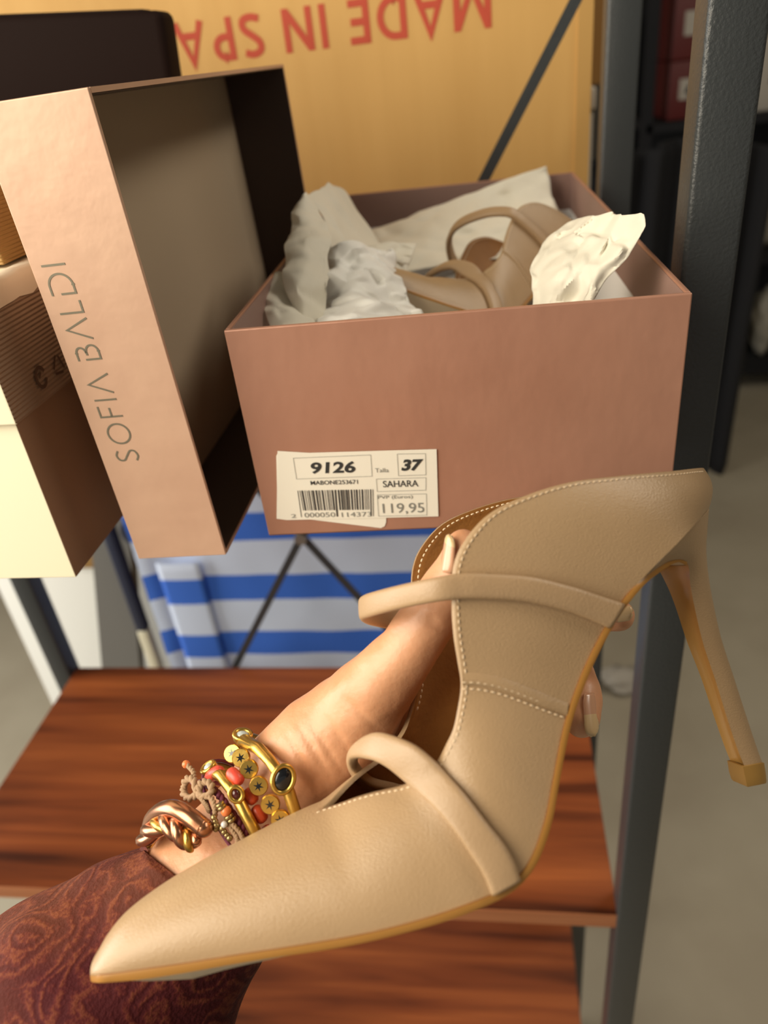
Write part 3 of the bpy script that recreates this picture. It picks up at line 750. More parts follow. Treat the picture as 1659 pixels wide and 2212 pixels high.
# insole: spans the two feather lines
b = MB()
def across(p, q, n=8): return [p + (q - p) * (k / n) for k in range(n + 1)]
b.grid([across(ln_n[i][1], ln_f[i][1]) for i in range(6, NS - 1)]); b.build('insole', M['insole'], shoe)
# outsole: edge strip plus underside
SB = [(195, 2107, 197, 2121), (214, 2107, 214, 2123), (245, 2104, 250, 2121), (308, 2095, 312, 2115), (400, 2082, 404, 2101), (500, 2066, 504, 2083), (600, 2051, 604, 2067), (700, 2035, 705, 2052), (783, 2020, 789, 2036), (860, 2002, 868, 2017),
      (941, 1979, 951, 1994), (1010, 1955, 1021, 1969), (1075, 1928, 1088, 1939), (1122, 1893, 1134, 1902), (1153, 1845, 1167, 1851), (1179, 1770, 1193, 1774), (1195, 1690, 1208, 1693), (1221, 1562, 1234, 1566), (1258, 1455, 1271, 1461),
      (1301, 1367, 1313, 1374), (1333, 1315, 1344, 1323), (1362, 1277, 1372, 1286), (1390, 1248, 1399, 1257), (1420, 1222, 1430, 1233), (1444, 1208, 1450, 1220), (1466, 1205, 1467, 1215), (1484, 1214, 1482, 1222)]
wfeat = [r[4] for r in ST[:1]] + [8, 10.5, 14.0, 18, 22, 25.5, 28.5, 31, 33, 35, 36.3, 37, 37, 36.3, 34, 31, 27.5, 25.8, 25.6, 26, 26.5, 25, 20, 16, 13, 10.5]
sb = np.array(spline([(*p, w) for p, w in zip(SB, wfeat)], 120))
e1 = []; e2 = []; e1f = []; e2f = []
for fx, fy, gx, gy, w in sb:
    w = max(w, 0.5) / 1000 + 0.0007
    p = S(fx, fy, w); q = S(gx, gy, w)
    e1.append(p); e2.append(q); e1f.append(mirror(p, w)); e2f.append(mirror(q, w))
b = MB()
b.grid([[e1[i], e1[i] + (e2[i] - e1[i]) * .5 - FAR * 0.0003, e2[i]] for i in range(120)]); b.grid([[e1f[i], e2f[i]] for i in range(120)])
b.grid([[e1[0], e1f[0]], [e2[0], e2f[0]]]); b.grid([[e1[-1], e1f[-1]], [e2[-1], e2f[-1]]])
b.build('sole_edge', M['edge'], shoe)
b = MB(); rows = []
for i in range(120):
    dn = (e2[i] - e1[i]).normalized(); k = 0.0095 * max(0, min(1, (i - 4) / 14)) * max(0, min(1, (60 - i) / 25))
    r = across(e2[i], e2f[i], 10)
    rows.append([r[j] + dn * (k * math.sin(math.pi * j / 10) - 0.0002) for j in range(11)])
b.grid(rows); b.build('outsole', M['sole'], shoe)
b = MB(); b.grid([across(e1[i], e1f[i]) for i in range(2, 119)]); b.build('shank_board', M['insole'], shoe)
# heel
HS = [(1394, 1247, 1532, 1099, 25), (1418, 1229, 1530, 1122, 22), (1447, 1212, 1528, 1148, 17.5), (1474, 1209, 1526, 1180, 13), (1487, 1222, 1527, 1208, 9.8), (1491, 1260, 1531, 1246, 7.2), (1500, 1310, 1540, 1298, 5.6), (1519, 1390, 1558, 1378, 4.6),
      (1546, 1471, 1585, 1462, 4.0), (1573, 1558, 1613, 1549, 3.7), (1594, 1620, 1634, 1612, 3.6), (1608, 1655, 1647, 1648, 3.6)]
hs = np.array(spline(HS, 60)); cov = MB(); brs = MB(); rows = []; rb = []
for bx_, by_, kx, ky, w in hs:
    w /= 1000; r = []
    for k in range(17):
        a = math.pi * k / 16                                   # near corner, round the back, far corner
        sgn = math.cos(a); f = math.sin(a) ** 0.8
        p = S(bx_ + (kx - bx_) * f, by_ + (ky - by_) * f, abs(sgn) * w)
        if sgn < 0: p = mirror(p, abs(sgn) * w)
        r.append(p)
    rows.append(r)
    c0, c1 = r[0], r[-1]; dirk = (S(kx, ky, 0) - (c0 + c1) / 2)
    rb.append([c0 + (c1 - c0) * (k / 8) + dirk * (0.10 * math.sin(math.pi * k / 8)) for k in range(9)])
cov.grid(rows); cov.f.append(list(range(17))); cov.m.append(0)
cov.build('heel', M['leather'], shoe)
brs.grid(rb); brs.build('heel_breast', M['heelfilm'], shoe)
# heel tip block
b = MB(); lo_ = rows[-1]; base = (S(1600, 1697, 0.0038), S(1657, 1689, 0))
down = (S(1618, 1703, 0) - S(1610, 1655, 0)) * 0.92
def tipring(k, g):
    c = sum(lo_, Vector()) / len(lo_)
    return [c + (p - c) * g + down * k for p in lo_]
b.grid([tipring(-0.03, 1.0), tipring(0.0, 1.15), tipring(0.55, 1.15), tipring(0.9, 1.1), tipring(1.0, 1.02)], close_v=True)
n0 = len(b.v) - 17; b.f.append([n0 + k for k in range(17)]); b.m.append(0)
b.build('heel_tip', M['tip'], shoe, angle=50)

# straps
def strap(name, rows_, th_=0.0032):
    """rows: (x1, y1, w1, x2, y2, w2) two edges; w None = lie on the near wall"""
    P = []
    for x1, y1, w1, x2, y2, w2 in rows_:
        a = on_wall(x1, y1) + 0.0014 if w1 is None else w1 / 1000
        c = on_wall(x2, y2) + 0.0014 if w2 is None else w2 / 1000
        P.append(list(S(x1, y1, a)) + list(S(x2, y2, c)))
    P = spline(P, 110); R = []
    for i in range(110):
        e1_ = Vector(P[i][:3]); e2_ = Vector(P[i][3:]); j0, j1 = max(i - 1, 0), min(i + 1, 109)
        t = (Vector(P[j1][:3]) + Vector(P[j1][3:]) - Vector(P[j0][:3]) - Vector(P[j0][3:])).normalized()
        wd = e2_ - e1_; n = t.cross(wd).normalized()
        c = (e1_ + e2_) / 2; hw = wd.length / 2; u = wd.normalized(); r = []
        for k in range(20):
            a = 2 * math.pi * k / 20; ca, sa = math.cos(a), math.sin(a)
            r.append(c + u * (hw * math.copysign(abs(ca) ** 0.45, ca)) + n * (th_ / 2 * math.copysign(abs(sa) ** 0.8, sa)))
        R.append(r)
    b = MB(); b.grid(R, close_v=True); b.f.append(list(range(20))); b.m.append(0); k = 109 * 20; b.f.append(list(range(k, k + 20))); b.m.append(0)
    return b.build(name, M['strap'], shoe)
UP = [(1347, 1303, None, 1314, 1357, None), (1292, 1285, None, 1266, 1336, None), (1240, 1268, None, 1218, 1319, None), (1150, 1246, None, 1138, 1301, None), (1062, 1239, None, 1060, 1295, None),
      (1000, 1238, None, 1002, 1294, None), (940, 1247, 26, 944, 1300, 26), (870, 1262, 18.5, 876, 1313, 18.5), (822, 1274, 9, 828, 1325, 9), (793, 1283, 0, 798, 1334, 0),
      (784, 1291, -8, 786, 1340, -8), (796, 1298, -17, 800, 1350, -17), (840, 1306, -25, 846, 1360, -25), (910, 1318, -29.5, 915, 1372, -29.5), (1000, 1325, -30, 1004, 1378, -30), (1100, 1325, -30, 1092, 1378, -30), (1165, 1308, -29.5, 1145, 1352, -29.5)]
strap('instep_strap', UP)
LO = [(1124, 1899, None, 1061, 1934, None), (1111, 1862, None, 1045, 1893, None), (1088, 1821, None, 1020, 1852, None), (1052, 1776, None, 982, 1797, None), (1007, 1717, None, 936, 1744, None),
      (962, 1667, None, 895, 1706, None), (930, 1636, 24.0, 868, 1682, 18.5), (894, 1608, 20.5, 842, 1661, 15.5), (853, 1590, 15, 815, 1646, 12), (817, 1582, 9, 792, 1640, 7), (786, 1594, 2, 775, 1638, 1),
      (764, 1616, -5, 764, 1642, -4.5), (755, 1640, -11, 767, 1655, -9.5), (758, 1662, -17, 784, 1672, -14), (776, 1690, -23, 812, 1690, -20), (820, 1712, -31, 862, 1700, -27), (880, 1735, -38, 915, 1715, -36)]
strap('toe_strap', LO, 0.0034)

# stitching
def stitches(b, pts, L=0.0013, r=0.00022, gap=0.00195):
    d = 0.0; P = [Vector(p) for p in pts]; acc = [0.0]
    for i in range(1, len(P)): acc.append(acc[-1] + (P[i] - P[i - 1]).length)
    def at(s):
        s = max(0, min(acc[-1], s)); i = max(1, min(len(P) - 1, int(np.searchsorted(acc, s))))
        t = (s - acc[i - 1]) / max(1e-9, acc[i] - acc[i - 1]); return P[i - 1].lerp(P[i], t)
    s = 0.0
    while s + L < acc[-1]:
        a, m_, c = at(s), at(s + L / 2), at(s + L)
        b.tube([a, a.lerp(m_, .5), m_, m_.lerp(c, .5), c], [r * .4, r, r * 1.1, r, r * .4], 6)
        s += gap
def inset_line(g, lng, i0, i1, off):      # a line 'off' metres below the top edge, on the leather
    out = []
    for i in range(i0, i1):
        d = 0.0; j = NU
        while j > 1 and d < off: d += (g[i][j] - g[i][j - 1]).length; j -= 1
        e = (d - off) / max(1e-9, (g[i][j + 1] - g[i][j]).length)
        out.append(g[i][j].lerp(g[i][j + 1], e))
    return out
b = MB()
ln = [p - FAR * 0.00012 for p in inset_line(near, None, i_thr - 1, NS - 4, 0.0016)]
stitches(b, ln)
seam1 = [(998, 1474), (1030, 1475), (1066, 1481), (1100, 1491), (1140, 1506), (1185, 1524), (1228, 1541)]
seam2 = [(1000, 1488), (1030, 1489), (1064, 1495), (1098, 1505), (1138, 1520), (1182, 1537), (1222, 1551)]
def wall_line(pts, n, off): return [S(x, y, on_wall(x, y) + off) for x, y in spline(pts, n)]
stitches(b, wall_line(seam1, 60, 0.00035)); stitches(b, wall_line(seam2, 60, 0.0001))
stitches(b, [p - FAR * (0.0001 + TH) for p in inset_line(ln_f, None, i_thr + 30, NS - 8, 0.0018)], r=0.0003)
b.build('stitching', M['thread'], upper)
# lapped quarter seam: a thin raised edge of leather
b = MB(); sl = spline([((a[0] + c[0]) / 2, (a[1] + c[1]) / 2) for a, c in zip(seam1, seam2)], 50); sl1 = spline([(x, y - 22) for x, y in seam1], 50)
b.grid([[S(q[0], q[1], on_wall(*q) + 0.00005), S(q[0] * .5 + p[0] * .5, q[1] * .5 + p[1] * .5, on_wall(*p) + 0.0004), S(p[0], p[1] - 1, on_wall(*p) + 0.0005), S(p[0], p[1], on_wall(*p) - 0.0002)] for p, q in zip(sl, sl1)])
b.build('quarter_seam', M['leather'], upper)

# the other shoe of the pair lies on its side in the box
pair = copy_tree(shoe)
pair['label'] = 'second nude leather mule lying in tissue inside the rose box'
PT = 0.9                                                     # how far the shoe's upper side leans towards the viewer
pn = Vector((0.50, -math.sin(PT), math.cos(PT))).normalized()
px_ = Vector((1, 0, 0)); px_ = (px_ - pn * px_.dot(pn)).normalized(); py_ = pn.cross(px_)
pa = math.radians(-26)
pX = px_ * math.cos(pa) + py_ * math.sin(pa); pY = py_ * math.cos(pa) - px_ * math.sin(pa)
pp_ = Vector((-0.006, 0.47, H - 0.1225))
pair.matrix_world = Matrix(((pX.x, pY.x, pn.x, pp_.x), (pX.y, pY.y, pn.y, pp_.y), (pX.z, pY.z, pn.z, pp_.z), (0, 0, 0, 1))) @ Matrix.Scale(0.97, 4)

# ------------------------------------------------------------------ arm and hand
def cap_chain(b, pts, seg=18):
    """pts: (px, py, depth, radius mm) -> tapered capsule chain"""
    P = [atw(p[0], p[1], p[2]) for p in pts]; R = [p[3] / 1000 for p in pts]
    for i in range(len(P)):
        b.sphere(P[i], R[i], seg)
    for i in range(len(P) - 1):
        b.tube([P[i].lerp(P[i + 1], k / 6) for k in range(7)], [R[i] + (R[i + 1] - R[i]) * k / 6 for k in range(7)], seg)
hb = MB()
cap_chain(hb, [(60, 2330, .262, 36), (250, 2130, .267, 32), (436, 1942, .272, 27), (545, 1830, .275, 24.5), (648, 1722, .277, 23.5), (760, 1625, .284, 24), (850, 1545, .289, 22)], 24)
cap_chain(hb, [(620, 1700, .273, 21), (700, 1612, .266, 19.5), (756, 1556, .262, 16.8), (808, 1491, .252, 13.2), (880, 1407, .243, 10.0), (948, 1303, .238, 9.2), (990, 1226, .2365, 7.6), (1000, 1186, .236, 6.2), (1001, 1172, .236, 4.6)])
cap_chain(hb, [(690, 1690, .275, 20), (740, 1640, .274, 19)], 20)
cap_chain(hb, [(850, 1545, .289, 20), (985, 1440, .293, 12), (1140, 1360, .303, 9.0), (1240, 1320, .300, 8.2), (1300, 1325, .290, 7.2), (1338, 1330, .283, 6.0)])
cap_chain(hb, [(850, 1550, .289, 20), (985, 1500, .297, 12.5), (1150, 1452, .306, 9.2), (1238, 1455, .298, 8.4), (1258, 1500, .286, 7.8), (1257, 1555, .279, 6.9)])
cap_chain(hb, [(830, 1580, .29, 20), (955, 1570, .298, 12), (1090, 1570, .306, 9.0), (1150, 1590, .300, 8.2), (1168, 1630, .290, 7.5), (1166, 1668, .285, 6.6)])
cap_chain(hb, [(800, 1600, .288, 19), (915, 1640, .296, 11), (1020, 1665, .302, 8.0), (1070, 1690, .296, 7.2), (1085, 1730, .289, 6.6), (1082, 1765, .285, 5.8)])
bm_me = hb.build('hand_tmp', M['skin'])
rm = bm_me.modifiers.new('r', 'REMESH'); rm.mode = 'VOXEL'; rm.voxel_size = 0.0011; rm.use_smooth_shade = True
sm = bm_me.modifiers.new('s', 'SMOOTH'); sm.factor = 0.6; sm.iterations = 14
dg = bpy.context.evaluated_depsgraph_get()
me = bpy.data.meshes.new_from_object(bm_me.evaluated_get(dg)); me.name = 'person'
bpy.data.objects.remove(bm_me)
# creases of the thumb and wrist
cre = [((905, 1322), (960, 1352), .0006), ((898, 1334), (968, 1366), .0005), ((640, 1560), (720, 1690), .0007), ((668, 1560), (742, 1672), .0006), ((618, 1580), (690, 1720), .0007), ((700, 1540), (770, 1650), .0004), ((735, 1500), (830, 1590), .0004)]
co = np.empty(len(me.vertices) * 3, np.float32); me.vertices.foreach_get('co', co); co = co.reshape(-1, 3)
no = np.empty(len(me.vertices) * 3, np.float32); me.vertex_normals.foreach_get('vector', no); no = no.reshape(-1, 3)
for iv in range(len(co)):
    vc = Vector(co[iv]); w = (vc - CAMO); dz = w.dot(CAMF); x = CX + FPX * w.dot(CAMR) / dz; y = CY - FPX * w.dot(CAMU) / dz
    d = 0.0
    for (ax, ay), (qx, qy), k in cre:
        lx, ly = qx - ax, qy - ay; L2 = lx * lx + ly * ly; t = ((x - ax) * lx + (y - ay) * ly) / L2
        if -0.1 < t < 1.1:
            ds = abs((x - ax) * ly - (y - ay) * lx) / math.sqrt(L2) + 2.0 * math.sin(t * 9)
            d += k * math.exp(-(ds / 5.0) ** 2) * max(0, 1 - abs(2 * t - 1) ** 3)
    n1 = 0.0004 * noise.noise(vc * 130)
    co[iv] -= no[iv] * (d - n1)
me.vertices.foreach_set('co', co.ravel()); me.update()
me.polygons.foreach_set('use_smooth', [True] * len(me.polygons))
hand = bpy.data.objects.new('person', me); COL.objects.link(hand)
tag(hand, 'person whose arm in a burgundy paisley sleeve reaches in, thumb inside the shoe', 'person')
M_OF['person'] = Matrix.Identity(4)
bvh = BVHTree.FromPolygons([v.co for v in me.vertices], [list(p.vertices) for p in me.polygons])
def skin(px, py, lift=0.0):
    d = ray(px, py).normalized(); hit = bvh.ray_cast(CAMO, d)
    if hit[0] is None:
        q = bvh.find_nearest(atw(px, py, 0.262)); return q[0] + q[1] * lift, q[1]
    return hit[0] + hit[1] * lift, hit[1]
def nail(outline, lift, name, curve=0.0018, tipfrac=0.25, zb=None):
    """outline: base-left, base-right, tip-right, tip, tip-left pixels with depth"""
    (bl0, br0, tr0, tl0) = [atw(*p) for p in outline]
    rows = []
    ax = (bl0 + br0) / 2 - (tl0 + tr0) / 2
    nrm = (br0 - bl0).cross(tl0 - bl0).normalized()
    if nrm.dot(CAMF) > 0: nrm = -nrm
    for i in range(13):
        t = i / 12; a = bl0.lerp(tl0, t); c = br0.lerp(tr0, t); mid = (a + c) / 2
        k = math.sqrt(max(0.02, 1 - max(0, (t - 0.78) / 0.225) ** 2)) * (0.8 + 0.2 * min(1, t * 5))
        rows.append([mid + (a - mid) * (1 - 2 * j / 8) * k + nrm * (lift + curve * (1 - (1 - 2 * j / 8) ** 2)) for j in range(9)])
    b = MB(); cut = int(12 * (1 - tipfrac))
    b.grid(rows[:cut + 1], mi=0); b.grid(rows[cut:], mi=1)
    o = b.build(name, [M['nail'], M['nailtip']], hand, merge=True)
    sd = o.modifiers.new('s', 'SOLIDIFY'); sd.thickness = 0.0006; sd.offset = 0
    return o
nail([(952, 1234, .2335), (982, 1240, .2295), (986, 1165, .2290), (967, 1148, .2325)], 0.0004, 'thumbnail', 0.0010, 0.25)
nail([(1258, 1498, .2772), (1286, 1498, .2815), (1293, 1588, .2728), (1263, 1594, .2692)], 0.0002, 'fingernail', 0.0012, 0.42)
nail([(1330, 1312, .2765), (1326, 1345, .2770), (1366, 1338, .2735), (1368, 1308, .2730)], 0.0004, 'fingernail', 0.0012, 0.75)
# sleeve
cen = [(395, 1985, .2722, 26.5), (436, 1946, .272, 28.5), (430, 1951, .272, 30.2), (350, 2030, .270, 37), (268, 2120, .2675, 43), (160, 2260, .265, 50), (40, 2420, .262, 55)]
pts = spline([list(atw(c[0], c[1], c[2])) + [c[3] / 1000] for c in cen[1:]], 70)
b = MB(); rows = []
axd = (Vector(pts[-1][:3]) - Vector(pts[0][:3])).normalized()
e_a = (CAMF - axd * CAMF.dot(axd)).normalized(); e_b = axd.cross(e_a)
for i, p in enumerate(pts):
    c = Vector(p[:3]); r = []
    for k in range(72):
        a = 2 * math.pi * k / 72
        t = i / 69
        f = p[3] * (1 + (0.05 + 0.09 * t) * noise.noise(Vector((math.cos(a) * 1.5, math.sin(a) * 1.5, t * 4))) + 0.02 * noise.noise(Vector((math.cos(a) * 5, math.sin(a) * 5, t * 9))) * min(1, t * 6))
        r.append(c + e_a * (math.cos(a) * f * 0.93) + e_b * (math.sin(a) * f) + axd * (0.012 * math.cos(a) * (1 - t) ** 3))
    rows.append(r)
b.grid(rows, close_v=True); sl = b.build('sleeve', M['cloth'], hand)
sd = sl.modifiers.new('s', 'SOLIDIFY'); sd.thickness = 0.0016; sd.offset = -1

# ------------------------------------------------------------------ bracelets
AX = (atw(648, 1722, .277) - atw(436, 1942, .272)).normalized()          # along the forearm towards the hand
def img_dir(dx, dy): return (CAMR * dx - CAMU * dy).normalized()
def ring(px, py, r, z=0.272, ex=(0.66, 0.75), bow=0.0, tiltk=0.0):
    """function angle(deg) -> point on a bracelet whose left silhouette is seen at (px, py); 180 = left, 90 = facing the viewer"""
    e1_ = img_dir(*ex); e2_ = (-CAMF)
    ax = e1_.cross(e2_).normalized()
    if ax.dot(AX) < 0: ax = -ax
    c = atw(px, py, z) + e1_ * r
    def P(deg, dr=0.0, da=0.0):
        a = math.radians(deg)
        return c + (e1_ * math.cos(a) + e2_ * math.sin(a)) * (r + dr) + ax * (bow * max(0, math.sin(a)) + da + tiltk * math.cos(a))
    P.c = c; P.ax = ax; P.e1 = e1_; P.e2 = e2_
    return P
def disc(b, c, n, up, rx, ry, t, mi=0, seg=24, dome=0.0):
    n = n.normalized(); u = (up - n * up.dot(n)).normalized(); v = n.cross(u)
    def rg(k, h): return [c + (u * math.cos(2 * math.pi * i / seg) * rx + v * math.sin(2 * math.pi * i / seg) * ry) * k + n * h for i in range(seg)]
    L = [rg(0.9, -t / 2), rg(1, -t / 4), rg(1, t / 4), rg(0.9, t / 2)]
    if dome: L += [rg(0.6, t / 2 + dome * .7), rg(0.25, t / 2 + dome)]
    k0 = len(b.v); b.grid(L, close_v=True, mi=mi)
    b.f.append([k0 + i for i in range(seg)][::-1]); b.m.append(mi); k1 = len(b.v) - seg; b.f.append([k1 + i for i in range(seg)]); b.m.append(mi)
def bezel(parent, c, n, up, rx, ry, depth, stone_mat, name='stone'):
    n = n.normalized(); u = (up - n * up.dot(n)).normalized(); v = n.cross(u); b = MB(); seg = 28
    def rg(kx, h): return [c + (u * math.cos(2 * math.pi * i / seg) * (rx + kx) + v * math.sin(2 * math.pi * i / seg) * (ry + kx)) + n * h for i in range(seg)]
    b.grid([rg(-rx * .35, -depth), rg(-rx * .06, -depth * .55), rg(0.0002, -depth * .1), rg(0.0002, 0), rg(-0.0005, 0.0005), rg(-0.0013, 0.0001), rg(-0.0015, -0.0008)], close_v=True)
    bz = b.build('bezel', M['gold'], parent)
    sub_of(parent, bz)
    b = MB(); disc(b, c - n * 0.0006, n, u, rx - 0.0012, ry - 0.0012, 0.001, dome=0.0007, seg=28); b.build(name, stone_mat, bz)

# gold bangle with three stones nearest to the hand
r1 = ring(516, 1604, 0.0315, ex=(0.62, 0.785), bow=0.003)
bg1 = root('gold_bangle', 'gold bangle with large black oval stone nearest the hand', 'bracelet', r1.c)
b = MB(); b.tube([r1(a) for a in range(186, 410, 6)], 0.0019, 12); b.build('bangle_bar', M['gold'], bg1)
c = atw(612, 1684, .2395); bezel(bg1, c, (-CAMF * .9 + CAMR * .25 + CAMU * .1), img_dir(0.25, -1), 0.0049, 0.0040, 0.005, M['black'], 'black_stone')
b = MB(); b.tube([atw(527, 1600, .264), atw(560, 1618, .254), atw(585, 1645, .247), atw(606, 1676, .2425), atw(624, 1712, .2415), atw(640, 1760, .241), atw(652, 1800, .243)], [.0024, .0021, .002, .0021, .0021, .0020, .0020], 14); b.build('bangle_front', M['gold'], bg1)
c = atw(524, 1585, .2655); bezel(bg1, c, (CAMU * .85 - CAMF * .45 + CAMR * .1), img_dir(1, 0.0), 0.0035, 0.0030, 0.0045, M['clear'], 'pale_stone')
# chain of star discs
r2 = ring(489, 1640, 0.0300, ex=(0.66, 0.75))
bg2 = root('gold_disc_bracelet', 'gold bracelet of round discs each cut with a star', 'bracelet', r2.c)
discs = [(503, 1628, .262, .55), (521, 1637, .256, .75), (538, 1661, .2505, 1), (559, 1697, .246, 1), (584, 1737, .2425, 1), (606, 1770, .241, 1), (628, 1806, .241, 1)]
for i, (x, y, z, sq) in enumerate(discs):
    n = (-CAMF + CAMR * (-0.5 * (1 - sq) + 0.05) + CAMU * (0.7 * (1 - sq) + 0.1)).normalized(); c = atw(x, y, z)
    b = MB(); disc(b, c, n, img_dir(.45, .89), 0.0032, 0.0032, 0.0020, seg=22); d = b.build('star_disc', M['gold'], bg2, angle=35); sub_of(bg2, d)
    b = MB(); u = img_dir(.3, .95); u = (u - n * u.dot(n)).normalized(); v = n.cross(u); k = []
    for q in range(12):
        rr_ = 0.0018 if q % 2 == 0 else 0.0006
        k.append(c + n * 0.00108 + (u * math.cos(q * math.pi / 6) + v * math.sin(q * math.pi / 6)) * rr_)
    b.add(k, [list(range(12))]); b.build('star_cut', M['black'], d, smooth=False)
b = MB(); b.tube([r2(a) for a in range(186, 410, 6)], 0.0011, 10); b.build('link_ring', M['gold'], bg2)
# bangle with small garnet
r3 = ring(443, 1668, 0.0300, ex=(0.62, 0.785), bow=0.0015)
bg3 = root('thin_gold_bangle', 'thin gold bangle with small garnet stone in the middle of the stack', 'bracelet', r3.c)
b = MB(); b.tube([r3(a) for a in range(186, 410, 6)], 0.0016, 12); b.build('bangle_bar', M['gold'], bg3)
b = MB(); b.tube([atw(450, 1668, .262), atw(478, 1676, .252), atw(497, 1700, .248), atw(513, 1724, .245), atw(533, 1762, .243), atw(553, 1800, .242), atw(570, 1835, .244)], .0020, 14); b.build('bangle_front', M['gold'], bg3)
bezel(bg3, atw(510, 1716, .2425), (-CAMF + CAMR * .1 + CAMU * .15), img_dir(-.5, -.85), 0.0030, 0.0026, 0.004, M['garnet'], 'garnet_stone')
bezel(bg3, atw(448, 1655, .2600), (CAMU * .75 - CAMF * .3 - CAMR * .5), img_dir(1, -0.5), 0.0030, 0.0027, 0.005, M['clear'], 'pale_stone')
# coral
r4 = ring(446, 1655, 0.0292, ex=(0.66, 0.75))
bg4 = root('coral_bracelet', 'bracelet of red and orange coral beads between the gold ones', 'bracelet', r4.c)
b = MB(); b.tube([r4(a) for a in range(0, 360, 6)], 0.0006, 8, closed=True); b.build('cord', M['purple'], bg4)
for p, q, r, m in (((447, 1682, .2585), (479, 1662, .2545), .0021, 'coral'), ((494, 1663, .2515), (522, 1692, .2485), .0022, 'coral'), ((530, 1705, .2475), (552, 1735, .2465), .0021, 'coral2'), ((548, 1742, .2462), (572, 1775, .2455), .0022, 'coral2'), ((570, 1785, .2455), (590, 1815, .2455), .0022, 'coral2'), ((470, 1668, .2600), (452, 1652, .263), .002, 'coral2')):
    a, c = atw(*p), atw(*q); b = MB(); b.tube([a.lerp(c, t) for t in (0, .06, .2, .5, .8, .94, 1)], [r * k for k in (.35, .7, .95, 1.05, 1, .75, .4)], 14); b.build('coral_bead', M[m], bg4)
# thread bracelet
r5 = ring(432, 1700, 0.0290, ex=(0.68, 0.73))
bg5 = root('thread_bracelet', 'plum thread bracelet with orange bead, brass beads and twine bow', 'bracelet', r5.c)
b = MB(); pth = [atw(*p) for p in ((418, 1690, .268), (440, 1692, .258), (462, 1706, .2515), (478, 1724, .249), (500, 1755, .247), (522, 1785, .2455), (538, 1812, .2455), (555, 1845, .248))]
pp = [Vector(p) for p in spline([list(p) for p in pth], 60)]
for q in range(2):
    pr_ = []
    for i, p in enumerate(pp):
        a = i * 0.9 + q * math.pi; pr_.append(p + CAMR * 0.0006 * math.cos(a) - CAMF * 0.0006 * math.sin(a))
    b.tube(pr_, 0.0009, 8)
b.tube([r5(a, -0.001) for a in range(170, 420, 8)], 0.001, 8); b.build('thread', M['purple'], bg5)
def beadrow(lst, m, name):
    for x, y, z, r in lst:
        b = MB(); b.sphere(atw(x, y, z), r / 1000, 12); b.build(name, M[m], bg5)
beadrow([(488, 1752, .2445, 1.75)], 'orange', 'orange_bead'); beadrow([(402, 1651, .262, 1.45)], 'orange', 'orange_bead')
for x, y in ((475, 1738), (479, 1744), (494, 1764), (500, 1771)):
    b = MB(); c = atw(x, y, .2445); disc(b, c, img_dir(.5, .86), -CAMF, 0.0016, 0.0016, 0.0011); b.build('brass_bead', M['brass'], bg5, angle=35)
for x, y in ((462, 1766), (465, 1774), (467, 1783), (466, 1791), (480, 1789), (484, 1797), (490, 1804), (496, 1810)):
    b = MB(); b.sphere(atw(x, y, .2435), .0010 + .0003 * random.random(), 10); b.build('brass_bead', M['brass'], bg5)
beadrow([(484, 1781, .243, 1.1)], 'pearl', 'clear_bead')
b = MB()
def twine(pts, r=0.0006):
    q = [Vector(p) for p in spline([list(atw(*p)) for p in pts], 26)]
    for s_ in range(2): b.tube([p + CAMR * r * .7 * math.cos(i * 1.1 + s_ * 3.14) + CAMU * r * .7 * math.sin(i * 1.1 + s_ * 3.14) for i, p in enumerate(q)], r, 6)
twine([(404, 1652, .2615), (418, 1668, .258), (420, 1690, .254), (428, 1716, .2505)])
twine([(428, 1716, .2505), (408, 1725, .254), (396, 1710, .258), (402, 1685, .258), (418, 1684, .255), (426, 1712, .251)], .0009)
twine([(428, 1716, .2505), (434, 1692, .252), (452, 1690, .251), (458, 1712, .2485), (440, 1722, .249), (428, 1716, .2505)], .0009)
twine([(428, 1716, .2500), (456, 1724, .2475), (464, 1745, .2455), (465, 1766, .2440)]); twine([(428, 1716, .25), (444, 1736, .2475), (452, 1752, .2465)])
twine([(488, 1772, .245), (500, 1790, .2435), (512, 1808, .243), (514, 1822, .243)]); twine([(486, 1770, .245), (506, 1784, .2435), (520, 1800, .243), (526, 1812, .243)]); twine([(484, 1776, .2445), (481, 1790, .2435)])
b.build('twine_bow', M['twine'], bg5)
